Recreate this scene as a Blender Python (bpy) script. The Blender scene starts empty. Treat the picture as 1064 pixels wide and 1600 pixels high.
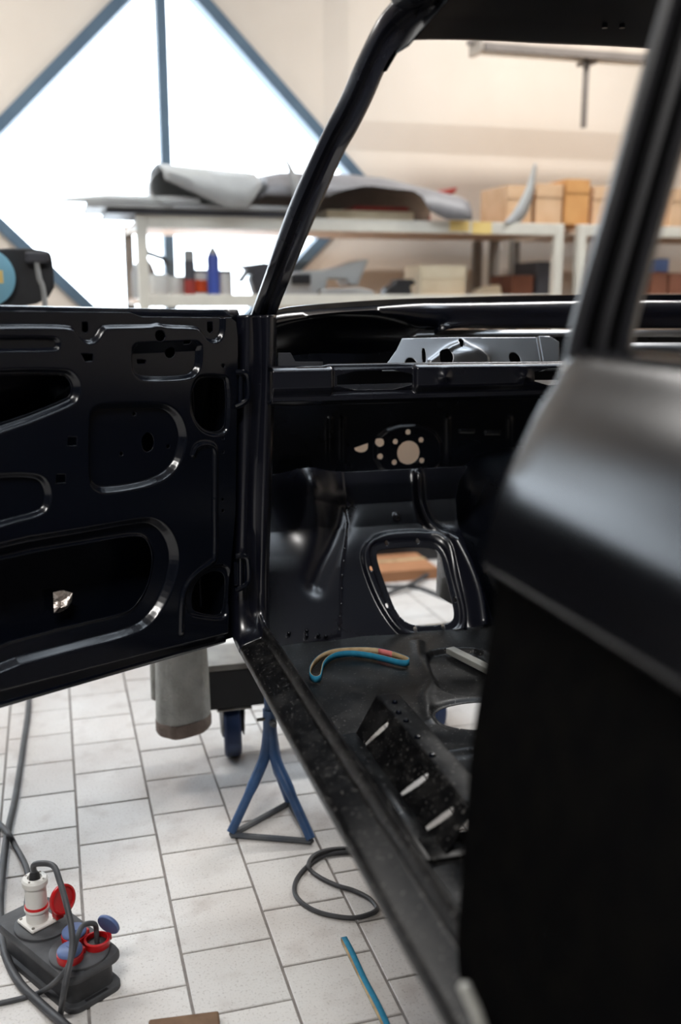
import bpy, bmesh, math, random
import numpy as np
from mathutils import Vector, Matrix

# ------------------------------------------------------------------ camera
FPX, CAM_H = 1552.0, 1.30
PITCH, YAW = math.radians(12.15), math.radians(16.2)
sc = bpy.context.scene
C = sc.collection
cam_d = bpy.data.cameras.new('camera')
cam_d.sensor_fit = 'VERTICAL'
cam_d.sensor_height = 36.0
cam_d.lens = FPX / 1600 * 36.0
cam_d.clip_start = 0.02
cam_d.dof.use_dof = True
cam_d.dof.focus_distance = 2.05
cam_d.dof.aperture_fstop = 1.9
cam = bpy.data.objects.new('camera', cam_d)
C.objects.link(cam)
cam.location = (0, 0, CAM_H)
cam.rotation_euler = (math.pi / 2 - PITCH, 0, -YAW)
sc.camera = cam

# ------------------------------------------------------------------ world, lights, exposure
world = bpy.data.worlds.new('overcast')
sc.world = world
world.use_nodes = True
bg = world.node_tree.nodes['Background']
bg.inputs[0].default_value = (0.80, 0.90, 1.0, 1)
bg.inputs[1].default_value = 7.0
sc.view_settings.view_transform = 'Standard'
sc.view_settings.look = 'None'
sc.view_settings.exposure = 0.2
sc.view_settings.gamma = 1.0
sc.view_settings.use_curve_mapping = False
# ceiling lamps added out of view to light the black paint: (x, y, z, power); their housings are built further down
ADDED_LAMPS = [(-0.8, -0.5, 3.85, 110), (-1.3, 4.4, 3.85, 75), (3.0, 4.4, 3.85, 75)]
for k, (x, y, z, pw) in enumerate(ADDED_LAMPS):
    ld = bpy.data.lights.new('added_light', 'AREA')
    ld.shape = 'RECTANGLE'; ld.size = 1.5; ld.size_y = 0.22; ld.energy = pw; ld.color = (1.0, 0.975, 0.94)
    lo = bpy.data.objects.new('added_light', ld); C.objects.link(lo); lo.location = (x, y, z - 0.062)

# ------------------------------------------------------------------ helpers
cp, sp, cyw, syw = math.cos(PITCH), math.sin(PITCH), math.cos(YAW), math.sin(YAW)
CO = np.array([0, 0, CAM_H])
def ray(px, py):
    cx, cy = (px - 532) / FPX, (800 - py) / FPX
    Y, z = cp + cy * sp, -sp + cy * cp
    return np.array([cx * cyw + Y * syw, Y * cyw - cx * syw, z])
def oz(px, py, z=0.0):
    d = ray(px, py); return CO + d * ((z - CAM_H) / d[2])
def oy(px, py, Y):
    d = ray(px, py); return CO + d * (Y / d[1])
def ox(px, py, X):
    d = ray(px, py); return CO + d * (X / d[0])
def opl(px, py, p0, n):
    d = ray(px, py); n = np.array(n); return CO + d * (np.dot(np.array(p0) - CO, n) / np.dot(d, n))

def srgb(r, g, b):
    f = lambda c: (c / 255 / 12.92) if c / 255 <= 0.04045 else ((c / 255 + 0.055) / 1.055) ** 2.4
    return (f(r), f(g), f(b))

def mat(name, col, rough=0.5, metal=0.0, col2=None, scale=8.0, bump=0.0, bscale=60.0, rvar=0.0, spec=0.5, detail=4.0, ramp=(0.35, 0.7), coat=0.0, objrand=0.0):
    m = bpy.data.materials.new(name); m.use_nodes = True
    nt = m.node_tree; N = nt.nodes; L = nt.links; b = N['Principled BSDF']
    b.inputs['Base Color'].default_value = (*col, 1); b.inputs['Roughness'].default_value = rough
    b.inputs['Metallic'].default_value = metal; b.inputs['Specular IOR Level'].default_value = spec
    b.inputs['Coat Weight'].default_value = coat
    tc = N.new('ShaderNodeTexCoord')
    if col2 is not None or rvar:
        nz = N.new('ShaderNodeTexNoise'); nz.inputs['Scale'].default_value = scale; nz.inputs['Detail'].default_value = detail
        L.new(tc.outputs['Object'], nz.inputs['Vector'])
        r = N.new('ShaderNodeValToRGB'); r.color_ramp.elements[0].position = ramp[0]; r.color_ramp.elements[1].position = ramp[1]
        r.color_ramp.elements[0].color = (*col, 1); r.color_ramp.elements[1].color = (*(col2 or col), 1)
        L.new(nz.outputs['Fac'], r.inputs['Fac'])
        out = r.outputs['Color']
        if objrand:
            oi = N.new('ShaderNodeObjectInfo'); hs = N.new('ShaderNodeHueSaturation')
            mr = N.new('ShaderNodeMapRange'); mr.inputs['To Min'].default_value = 1 - objrand; mr.inputs['To Max'].default_value = 1 + objrand
            L.new(oi.outputs['Random'], mr.inputs['Value']); L.new(mr.outputs['Result'], hs.inputs['Value']); L.new(out, hs.inputs['Color']); out = hs.outputs['Color']
        L.new(out, b.inputs['Base Color'])
        if rvar:
            mr = N.new('ShaderNodeMapRange'); mr.inputs['To Min'].default_value = rough - rvar; mr.inputs['To Max'].default_value = rough + rvar
            L.new(nz.outputs['Fac'], mr.inputs['Value']); L.new(mr.outputs['Result'], b.inputs['Roughness'])
    if bump:
        nb = N.new('ShaderNodeTexNoise'); nb.inputs['Scale'].default_value = bscale; nb.inputs['Detail'].default_value = 5
        L.new(tc.outputs['Object'], nb.inputs['Vector'])
        bp = N.new('ShaderNodeBump'); bp.inputs['Strength'].default_value = bump; bp.inputs['Distance'].default_value = 0.01
        L.new(nb.outputs['Fac'], bp.inputs['Height']); L.new(bp.outputs['Normal'], b.inputs['Normal'])
    return m

def new_obj(name, verts, faces, m, parent=None, smooth=True, thick=0.0, bevel=0.0, off=0.0, sub=0, angle=40):
    me = bpy.data.meshes.new(name)
    me.from_pydata([tuple(map(float, v)) for v in verts], [], faces)
    me.validate(); me.update()
    if smooth:
        me.polygons.foreach_set('use_smooth', [True] * len(me.polygons))
    me.materials.append(m)
    o = bpy.data.objects.new(name, me); C.objects.link(o)
    if thick:
        s = o.modifiers.new('thickness', 'SOLIDIFY'); s.thickness = thick; s.offset = off
    if bevel:
        bv = o.modifiers.new('bevel', 'BEVEL'); bv.width = bevel; bv.segments = 2; bv.limit_method = 'ANGLE'; bv.angle_limit = math.radians(angle)
        bv.harden_normals = False
    if sub:
        ss = o.modifiers.new('subdivision', 'SUBSURF'); ss.levels = sub; ss.render_levels = sub
    if smooth and not sub:
        try:
            me.set_sharp_from_angle(angle=math.radians(angle))
        except Exception:
            pass
    if parent is not None:
        o.parent = parent
        o.matrix_parent_inverse = parent.matrix_basis.inverted() if parent.parent is None else (parent.parent.matrix_basis @ parent.matrix_parent_inverse @ parent.matrix_basis).inverted()
    return o

class MB:
    def __init__(s): s.v = []; s.f = []
    def add(s, vs, fs):
        n = len(s.v); s.v += [tuple(map(float, v)) for v in vs]; s.f += [tuple(i + n for i in f) for f in fs]; return s
    def box(s, lo, hi, rz=0.0, piv=None, M=None):
        x0, y0, z0 = lo; x1, y1, z1 = hi
        vs = [(x, y, z) for z in (z0, z1) for y in (y0, y1) for x in (x0, x1)]
        if rz:
            px, py = piv if piv else ((x0 + x1) / 2, (y0 + y1) / 2); c, q = math.cos(rz), math.sin(rz)
            vs = [(px + (x - px) * c - (y - py) * q, py + (x - px) * q + (y - py) * c, z) for x, y, z in vs]
        if M is not None: vs = [tuple(M @ Vector(v)) for v in vs]
        return s.add(vs, [(0, 2, 3, 1), (4, 5, 7, 6), (0, 1, 5, 4), (2, 6, 7, 3), (0, 4, 6, 2), (1, 3, 7, 5)])
    def tube(s, pts, r, n=10, closed=False, cap=True):
        pts = [Vector(p) for p in pts]; m = len(pts); rs = r if hasattr(r, '__len__') else [r] * m
        up = None; rings = []
        for i, p in enumerate(pts):
            a = pts[(i - 1) % m] if (closed or i > 0) else p; b = pts[(i + 1) % m] if (closed or i < m - 1) else p
            t = (b - a).normalized()
            if up is None:
                up = Vector((0, 0, 1)) if abs(t.z) < 0.9 else Vector((1, 0, 0))
            u = (up - t * up.dot(t)).normalized(); w = t.cross(u); up = u
            rings.append([p + (u * math.cos(2 * math.pi * k / n) + w * math.sin(2 * math.pi * k / n)) * rs[i] for k in range(n)])
        vs = [q for rg in rings for q in rg]; fs = []
        for i in range(m if closed else m - 1):
            j = (i + 1) % m
            for k in range(n):
                fs.append((i * n + k, i * n + (k + 1) % n, j * n + (k + 1) % n, j * n + k))
        if cap and not closed:
            fs += [tuple(range(n))[::-1], tuple((m - 1) * n + k for k in range(n))]
        return s.add(vs, fs)
    def lathe(s, prof, n=24, M=None):
        # prof: (r, z) list about the local Z axis
        vs = []; fs = []
        for r, z in prof:
            for k in range(n):
                a = 2 * math.pi * k / n; vs.append((r * math.cos(a), r * math.sin(a), z))
        for i in range(len(prof) - 1):
            for k in range(n):
                fs.append((i * n + k, i * n + (k + 1) % n, (i + 1) * n + (k + 1) % n, (i + 1) * n + k))
        if prof[0][0] > 1e-5: fs.append(tuple(range(n))[::-1])
        if prof[-1][0] > 1e-5: fs.append(tuple((len(prof) - 1) * n + k for k in range(n)))
        if M is not None: vs = [tuple(M @ Vector(v)) for v in vs]
        return s.add(vs, fs)
    def prism(s, poly, z0, z1, M=None):
        n = len(poly); vs = [(x, y, z0) for x, y in poly] + [(x, y, z1) for x, y in poly]
        if M is not None: vs = [tuple(M @ Vector(v)) for v in vs]
        return s.add(vs, [tuple(range(n))[::-1], tuple(range(n, 2 * n))] + [(i, (i + 1) % n, (i + 1) % n + n, i + n) for i in range(n)])
    def loft(s, rows, closed=False, caps=False):
        # rows: equal-length lists of points; closed joins the ends of each row
        n = len(rows[0]); vs = [p for r in rows for p in r]; fs = []
        for i in range(len(rows) - 1):
            for k in range(n if closed else n - 1):
                fs.append((i * n + k, i * n + (k + 1) % n, (i + 1) * n + (k + 1) % n, (i + 1) * n + k))
        if caps and closed:
            fs += [tuple(range(n))[::-1], tuple((len(rows) - 1) * n + k for k in range(n))]
        return s.add(vs, fs)
    def build(s, name, m, parent=None, **kw):
        return new_obj(name, s.v, s.f, m, parent, **kw)

def catmull(pts, k=6, closed=False):
    P = [np.array(p, float) for p in pts]; n = len(P); out = []
    for i in range(n if closed else n - 1):
        g = (lambda j: P[j % n]) if closed else (lambda j: P[min(max(j, 0), n - 1)])
        p0, p1, p2, p3 = g(i - 1), g(i), g(i + 1), g(i + 2)
        for t in np.arange(k) / k:
            out.append(0.5 * ((2 * p1) + (-p0 + p2) * t + (2 * p0 - 5 * p1 + 4 * p2 - p3) * t * t + (-p0 + 3 * p1 - 3 * p2 + p3) * t ** 3))
    if not closed: out.append(P[-1])
    return out
def chaikin(poly, it=2):
    P = [np.array(p, float) for p in poly]
    for _ in range(it):
        Q = []
        for i in range(len(P)):
            a, b = P[i], P[(i + 1) % len(P)]; Q += [a * 0.75 + b * 0.25, a * 0.25 + b * 0.75]
        P = Q
    return P
def sdf(poly, U, V):
    d2 = np.full(U.shape, 1e9); ins = np.zeros(U.shape, bool); n = len(poly)
    for i in range(n):
        ax, ay = poly[i][0], poly[i][1]; bx, by = poly[(i + 1) % n][0], poly[(i + 1) % n][1]
        ex, ey = bx - ax, by - ay; wx, wy = U - ax, V - ay
        t = np.clip((wx * ex + wy * ey) / (ex * ex + ey * ey + 1e-18), 0, 1)
        d2 = np.minimum(d2, (wx - ex * t) ** 2 + (wy - ey * t) ** 2)
        c = ((ay > V) != (by > V))
        if abs(ey) > 1e-12:
            ins ^= c & (U < ex * (V - ay) / ey + ax)
    return np.where(ins, -1, 1) * np.sqrt(d2)
def pathdist(pts, U, V):
    d2 = np.full(U.shape, 1e9)
    for a, b in zip(pts[:-1], pts[1:]):
        ex, ey = b[0] - a[0], b[1] - a[1]; wx, wy = U - a[0], V - a[1]
        t = np.clip((wx * ex + wy * ey) / (ex * ex + ey * ey + 1e-18), 0, 1)
        d2 = np.minimum(d2, (wx - ex * t) ** 2 + (wy - ey * t) ** 2)
    return np.sqrt(d2)
def step(sd, w):   # 1 inside, 0 outside, smooth over width w
    t = np.clip(0.5 - sd / w, 0, 1); return t * t * (3 - 2 * t)
def ramp(sd, w):   # like step, with a nearly straight flank
    t = np.clip(0.5 - sd / w, 0, 1); return t * .8 + .2 * t * t * (3 - 2 * t)
def circle(c, rx, ry=None, n=20):
    ry = ry or rx
    return [(c[0] + rx * math.cos(2 * math.pi * k / n), c[1] + ry * math.sin(2 * math.pi * k / n)) for k in range(n)]

def hpanel(name, us, vs, hfun, keep, mp, m, parent, thick=0.0012):
    """Pressed sheet: grid over (u, v), keep(U,V)<0 is metal, hfun gives the relief, mp maps to the world."""
    U, V = np.meshgrid(us, vs)
    D = keep(U, V)
    cu = np.gradient(us)[None, :].repeat(len(vs), 0); cv = np.gradient(vs)[:, None].repeat(len(us), 1)
    cell = np.minimum(cu, cv)
    gy, gx = np.gradient(D); gx = gx / cu; gy = gy / cv
    gl = np.sqrt(gx * gx + gy * gy) + 1e-9
    near = np.abs(D) < 0.62 * cell
    U2 = np.where(near, U - D * gx / gl, U); V2 = np.where(near, V - D * gy / gl, V)
    D2 = np.where(near, 0.0, D)
    fc = (D2[:-1, :-1] + D2[1:, :-1] + D2[:-1, 1:] + D2[1:, 1:]) < -1e-9
    mx = np.maximum(np.maximum(D2[:-1, :-1], D2[1:, :-1]), np.maximum(D2[:-1, 1:], D2[1:, 1:]))
    fc &= mx < 1e-9
    Hh = hfun(U2, V2)
    X, Y, Z = mp(U2, V2, Hh)
    nv, nu = U.shape
    idx = np.arange(nv * nu).reshape(nv, nu)
    q = np.stack([idx[:-1, :-1][fc], idx[:-1, 1:][fc], idx[1:, 1:][fc], idx[1:, :-1][fc]], 1)
    used = np.unique(q); remap = np.full(nv * nu, -1); remap[used] = np.arange(len(used))
    q = remap[q]
    co = np.stack([X.ravel(), Y.ravel(), Z.ravel()], 1)[used]
    me = bpy.data.meshes.new(name)
    me.vertices.add(len(co)); me.vertices.foreach_set('co', co.ravel())
    me.loops.add(q.size); me.loops.foreach_set('vertex_index', q.ravel().astype(np.int32))
    me.polygons.add(len(q)); me.polygons.foreach_set('loop_start', np.arange(0, q.size, 4, dtype=np.int32)); me.polygons.foreach_set('loop_total', np.full(len(q), 4, dtype=np.int32))
    me.update(calc_edges=True); me.validate()
    me.polygons.foreach_set('use_smooth', [True] * len(me.polygons))
    me.materials.append(m)
    o = bpy.data.objects.new(name, me); C.objects.link(o)
    if thick:
        s = o.modifiers.new('thickness', 'SOLIDIFY'); s.thickness = thick; s.offset = 0
    if parent is not None: o.parent = parent
    return o

def thing(name, label, cat, loc=(0, 0, 0), group=None):
    o = bpy.data.objects.new(name, None); C.objects.link(o); o.location = loc; o.empty_display_size = 0.1
    o['label'] = label; o['category'] = cat
    if group: o['group'] = group
    return o
def tag(o, label, cat, group=None):
    o['label'] = label; o['category'] = cat
    if group: o['group'] = group
    return o
def struct(o):
    o['kind'] = 'structure'; return o
def part_empty(name, parent):
    o = bpy.data.objects.new(name, None); C.objects.link(o); o.parent = parent; o.empty_display_size = 0.05
    return o
rnd = random.Random(7)

# ------------------------------------------------------------------ materials
M_paint = mat('black_satin_paint', (0.0026, 0.0034, 0.0060), 0.28, rvar=0.05, scale=9, spec=0.3, bump=0.012, bscale=25)
M_gloss = mat('black_smooth_paint', (0.0027, 0.0038, 0.0075), 0.20, rvar=0.04, scale=7, spec=0.5)
M_dusty = mat('dusty_black_paint', (0.0035, 0.0035, 0.004), 0.42, col2=(0.022, 0.021, 0.020), scale=26, rvar=0.12, detail=9, ramp=(0.46, 0.8), spec=0.3)
M_near = mat('black_primer', (0.0035, 0.0035, 0.0045), 0.21, rvar=0.03, scale=5, spec=0.38)
def add_specks(m, col, sc_=170, lo=.64, hi=.70):
    nt = m.node_tree; b = nt.nodes['Principled BSDF']; src = b.inputs['Base Color'].links[0].from_socket
    tc = nt.nodes.new('ShaderNodeTexCoord'); n = nt.nodes.new('ShaderNodeTexNoise'); n.inputs['Scale'].default_value = sc_; n.inputs['Detail'].default_value = 2
    r = nt.nodes.new('ShaderNodeValToRGB'); r.color_ramp.elements[0].position = lo; r.color_ramp.elements[1].position = hi
    x = nt.nodes.new('ShaderNodeMix'); x.data_type = 'RGBA'; x.inputs['B'].default_value = (*col, 1)
    nt.links.new(tc.outputs['Object'], n.inputs['Vector']); nt.links.new(n.outputs['Fac'], r.inputs['Fac']); nt.links.new(r.outputs['Color'], x.inputs['Factor'])
    nt.links.new(src, x.inputs['A']); nt.links.new(x.outputs['Result'], b.inputs['Base Color'])
add_specks(M_dusty, (.10, .095, .09))
M_matte = mat('matte_black_no_gloss', (0.0035, 0.0035, 0.0038), 0.6, col2=(0.005, 0.0048, 0.0046), scale=30, spec=0.0)  # gloss left out so the lower panel shows no floor light
M_liner = mat('dull_black_paint', (0.0030, 0.0032, 0.0045), 0.4, rvar=0.05, scale=9, spec=0.12)
M_toe = mat('satin_blue_black', (0.0050, 0.0056, 0.0105), 0.26, rvar=0.05, scale=7, spec=0.8)
M_sheen = mat('grey_sheen_metal', (0.22, 0.225, 0.235), 0.34, metal=0.9, rvar=0.08, scale=14)  # grey metal stands in for the bright reflection on black paint
M_bare = mat('bare_metal', (0.55, 0.54, 0.52), 0.4, metal=0.6, col2=(0.3, 0.3, 0.3), scale=30)
M_bracket = mat('dull_grey_bracket', (0.05, 0.052, 0.06), 0.4, col2=(0.04, 0.04, 0.045), scale=20)
M_pillar = mat('satin_pillar_paint', (0.006, 0.006, 0.008), 0.40, rvar=0.04, scale=6, spec=0.8)
M_cartonb = mat('dull_brown_carton', srgb(176, 126, 90), 0.8, col2=srgb(158, 110, 76), scale=6)
M_scuff = mat('scuffed_paint', (0.03, 0.035, 0.05), 0.4, col2=(0.16, 0.17, 0.19), scale=45, detail=8, ramp=(.4, .65))
M_foil = mat('crumpled_foil', (0.85, 0.76, 0.70), 0.25, metal=0.8, bump=0.6, bscale=90)
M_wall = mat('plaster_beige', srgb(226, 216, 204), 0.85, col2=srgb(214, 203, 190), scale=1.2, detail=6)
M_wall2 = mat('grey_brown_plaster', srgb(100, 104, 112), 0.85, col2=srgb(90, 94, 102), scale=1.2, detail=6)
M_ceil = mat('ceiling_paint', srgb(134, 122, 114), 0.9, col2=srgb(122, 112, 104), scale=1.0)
M_frame = mat('blue_grey_steel', srgb(84, 106, 124), 0.5, col2=srgb(74, 96, 116), scale=6)
M_grout = mat('grout', srgb(142, 137, 133), 0.9, col2=srgb(120, 115, 112), scale=30)
def tile_mat():
    m = bpy.data.materials.new('floor_tile'); m.use_nodes = True; N = m.node_tree.nodes; L = m.node_tree.links; b = N['Principled BSDF']
    g = N.new('ShaderNodeNewGeometry'); oi = N.new('ShaderNodeObjectInfo')
    def noise(sc_, det, p0, p1, c0, c1):
        n = N.new('ShaderNodeTexNoise'); n.inputs['Scale'].default_value = sc_; n.inputs['Detail'].default_value = det; L.new(g.outputs['Position'], n.inputs['Vector'])
        r = N.new('ShaderNodeValToRGB'); r.color_ramp.elements[0].position = p0; r.color_ramp.elements[1].position = p1
        r.color_ramp.elements[0].color = (*c0, 1); r.color_ramp.elements[1].color = (*c1, 1); L.new(n.outputs['Fac'], r.inputs['Fac']); return r.outputs['Color'], n.outputs['Fac']
    base, f0 = noise(2.3, 5, .35, .72, srgb(224, 223, 221), srgb(200, 193, 188))
    speck, f1 = noise(190, 3, .30, .44, srgb(150, 140, 134), (1, 1, 1))
    smud, f2 = noise(11, 9, .28, .46, srgb(205, 196, 192), (1, 1, 1))
    def mul(a, c, f):
        x = N.new('ShaderNodeMix'); x.data_type = 'RGBA'; x.blend_type = 'MULTIPLY'; x.inputs['Factor'].default_value = f; L.new(a, x.inputs['A']); L.new(c, x.inputs['B']); return x.outputs['Result']
    c = mul(mul(base, speck, .35), smud, .45)
    hs = N.new('ShaderNodeHueSaturation'); mr = N.new('ShaderNodeMapRange'); mr.inputs['To Min'].default_value = .95; mr.inputs['To Max'].default_value = 1.04
    L.new(oi.outputs['Random'], mr.inputs['Value']); L.new(mr.outputs['Result'], hs.inputs['Value']); L.new(c, hs.inputs['Color']); L.new(hs.outputs['Color'], b.inputs['Base Color'])
    b.inputs['Roughness'].default_value = .45
    bp = N.new('ShaderNodeBump'); bp.inputs['Strength'].default_value = .08; bp.inputs['Distance'].default_value = .01; L.new(f1, bp.inputs['Height']); L.new(bp.outputs['Normal'], b.inputs['Normal'])
    return m
M_tile = tile_mat()
M_shelf = mat('shelf_cream_paint', srgb(214, 210, 198), 0.5, col2=srgb(200, 195, 184), scale=7)
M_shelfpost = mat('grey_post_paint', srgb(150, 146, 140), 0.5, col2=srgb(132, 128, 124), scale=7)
M_board = mat('shelf_board', srgb(214, 186, 160), 0.6, col2=srgb(198, 166, 138), scale=12)
M_grey = mat('grey_primer_panel', srgb(150, 150, 148), 0.5, col2=srgb(132, 132, 132), scale=6)
M_grey2 = mat('pale_primer_panel', srgb(176, 178, 176), 0.5, col2=srgb(160, 160, 160), scale=6)
M_grey3 = mat('mid_grey_panel', srgb(128, 126, 128), 0.5, col2=srgb(114, 112, 114), scale=6)
M_dgrey = mat('dark_grey_part', srgb(66, 66, 72), 0.5, col2=srgb(54, 54, 58), scale=9)
M_blackp = mat('black_plastic', srgb(30, 30, 32), 0.45, col2=srgb(42, 42, 44), scale=12)
M_rubber = mat('black_rubber', srgb(58, 59, 62), 0.6, col2=srgb(80, 81, 84), scale=18, bump=0.05, bscale=150)
M_cable = mat('cable_rubber', srgb(52, 53, 56), 0.5, col2=srgb(74, 75, 78), scale=20)
M_card = mat('cardboard', srgb(206, 172, 138), 0.8, col2=srgb(194, 158, 122), scale=10)
M_card2 = mat('orange_cardboard', srgb(202, 150, 92), 0.8, col2=srgb(190, 136, 80), scale=10)
M_card3 = mat('brown_cardboard', srgb(120, 74, 54), 0.8, col2=srgb(104, 62, 44), scale=10)
M_cream = mat('cream_box', srgb(226, 212, 184), 0.8, col2=srgb(216, 200, 170), scale=8)
M_white = mat('white_plastic', srgb(225, 223, 218), 0.4, col2=srgb(210, 208, 202), scale=9)
M_red = mat('red_plastic', srgb(200, 22, 26), 0.35, col2=srgb(180, 16, 22), scale=9)
M_bluelid = mat('blue_lid_plastic', srgb(96, 116, 160), 0.45, col2=srgb(82, 102, 146), scale=9)
M_bluecan = mat('blue_can', srgb(62, 82, 160), 0.35, col2=srgb(54, 72, 148), scale=9)
M_orange = mat('orange_label', srgb(232, 92, 40), 0.5, col2=srgb(222, 80, 34), scale=9)
M_yellow = mat('yellow_tape', srgb(228, 200, 128), 0.6, col2=srgb(220, 190, 116), scale=9)
M_standblue = mat('blue_stand_paint', srgb(58, 92, 138), 0.4, col2=srgb(46, 70, 104), scale=16, ramp=(0.4, 0.75), rvar=0.08)
M_standgrey = mat('worn_stand_base', srgb(96, 98, 100), 0.5, col2=srgb(58, 66, 78), scale=18)
M_wheel = mat('blue_wheel_rubber', srgb(32, 54, 96), 0.5, col2=srgb(48, 60, 84), scale=14)
M_galv = mat('galvanised', srgb(150, 146, 138), 0.35, metal=0.7, col2=srgb(120, 116, 110), scale=16)
M_beam = mat('dark_beam', srgb(15, 15, 17), 0.5, col2=srgb(22, 22, 24), scale=8)
M_felt = mat('grey_felt', srgb(178, 178, 172), 0.95, col2=srgb(146, 146, 140), scale=16, detail=8, bump=0.5, bscale=120)
M_hem = mat('brown_hem', srgb(136, 122, 112), 0.95, col2=srgb(116, 102, 94), scale=30, bump=0.5, bscale=160)
M_belt = mat('blue_abrasive', srgb(38, 140, 176), 0.75, col2=srgb(30, 124, 160), scale=60, bump=0.3, bscale=900)
M_tan = mat('tan_backing', srgb(200, 178, 140), 0.8, col2=srgb(150, 126, 92), scale=30)
M_pink = mat('pink_splice', srgb(230, 130, 130), 0.7, col2=srgb(220, 120, 120), scale=20)
M_cyan = mat('reel_blue', srgb(128, 178, 196), 0.4, col2=srgb(116, 166, 186), scale=6)
M_wood = mat('wood', srgb(126, 98, 74), 0.7, col2=srgb(98, 74, 54), scale=20)
M_darkred = mat('red_part', srgb(150, 52, 44), 0.5, col2=srgb(130, 40, 36), scale=9)
M_alu = mat('aluminium_strip', srgb(176, 176, 170), 0.4, metal=0.3, col2=srgb(156, 156, 150), scale=14)
M_lampw = mat('lamp_housing', srgb(186, 174, 160), 0.5, col2=srgb(170, 158, 146), scale=6)
M_tube = mat('lamp_tube', srgb(232, 226, 214), 0.3, col2=srgb(226, 220, 208), scale=6)
M_lampdark = mat('lamp_grey_edge', srgb(120, 112, 106), 0.5, col2=srgb(108, 100, 94), scale=6)
def glass_mat():
    m = bpy.data.materials.new('window_glass'); m.use_nodes = True; N = m.node_tree.nodes; L = m.node_tree.links
    N.remove(N['Principled BSDF']); t = N.new('ShaderNodeBsdfTransparent'); g = N.new('ShaderNodeBsdfGlossy'); g.inputs['Roughness'].default_value = 0.05
    x = N.new('ShaderNodeMixShader'); x.inputs[0].default_value = 0.06
    L.new(t.outputs[0], x.inputs[1]); L.new(g.outputs[0], x.inputs[2]); L.new(x.outputs[0], N['Material Output'].inputs[0])
    return m
M_glass = glass_mat()
def emit_mat(name, col, s):
    m = bpy.data.materials.new(name); m.use_nodes = True; b = m.node_tree.nodes['Principled BSDF']
    b.inputs['Base Color'].default_value = (*col, 1); b.inputs['Emission Color'].default_value = (*col, 1); b.inputs['Emission Strength'].default_value = s
    return m

# ------------------------------------------------------------------ floor
XA, XB, YA, YB, ZC = -6.0, 6.0, -6.0, 6.0, 4.0
TW, TD = 0.187, 0.1915
floor = struct(MB().box((XA, YA, -0.12), (XB, YB, -0.0035)).build('floor', M_grout, smooth=False))
def tile_mesh():
    g = 0.0056; w, d, b = TW / 2 - g / 2, TD / 2 - g / 2, 0.0014
    v = [(-w, -d, -.0035), (w, -d, -.0035), (w, d, -.0035), (-w, d, -.0035), (-w, -d, -b), (w, -d, -b), (w, d, -b), (-w, d, -b), (-w + b, -d + b, 0), (w - b, -d + b, 0), (w - b, d - b, 0), (-w + b, d - b, 0)]
    f = [(8, 9, 10, 11)] + [(i, (i + 1) % 4, (i + 1) % 4 + 4, i + 4) for i in range(4)] + [(i + 4, (i + 1) % 4 + 4, (i + 1) % 4 + 8, i + 8) for i in range(4)]
    return v, f
tv, tf = tile_mesh()
tile_me = None
far = MB()
for i in range(int(XA / TW) + 1, int(XB / TW) - 1):
    off = 0.0 if i % 2 == 0 else TD / 2
    for j in range(-33, 24):
        x, y = (i + .5) * TW, 2.279 + off + (j - .5) * TD
        if y > YB - TD / 2 or y < YA + TD: continue
        if -2 <= i <= 6 and 1.15 < y < 5.3:
            if tile_me is None:
                o = new_obj('tile', tv, tf, M_tile, smooth=False); tile_me = o.data
            else:
                o = bpy.data.objects.new('tile', tile_me); C.objects.link(o)
            o.parent = floor
            o.location = (x, y, rnd.uniform(-.0004, .0003)); o.rotation_euler = (rnd.uniform(-.002, .002), rnd.uniform(-.002, .002), 0)
        else:
            far.add([(a + x, b + y, c) for a, b, c in tv], tf)
fo = far.build('tile_field', M_tile, floor, smooth=False); fo['kind'] = 'stuff'

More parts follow.
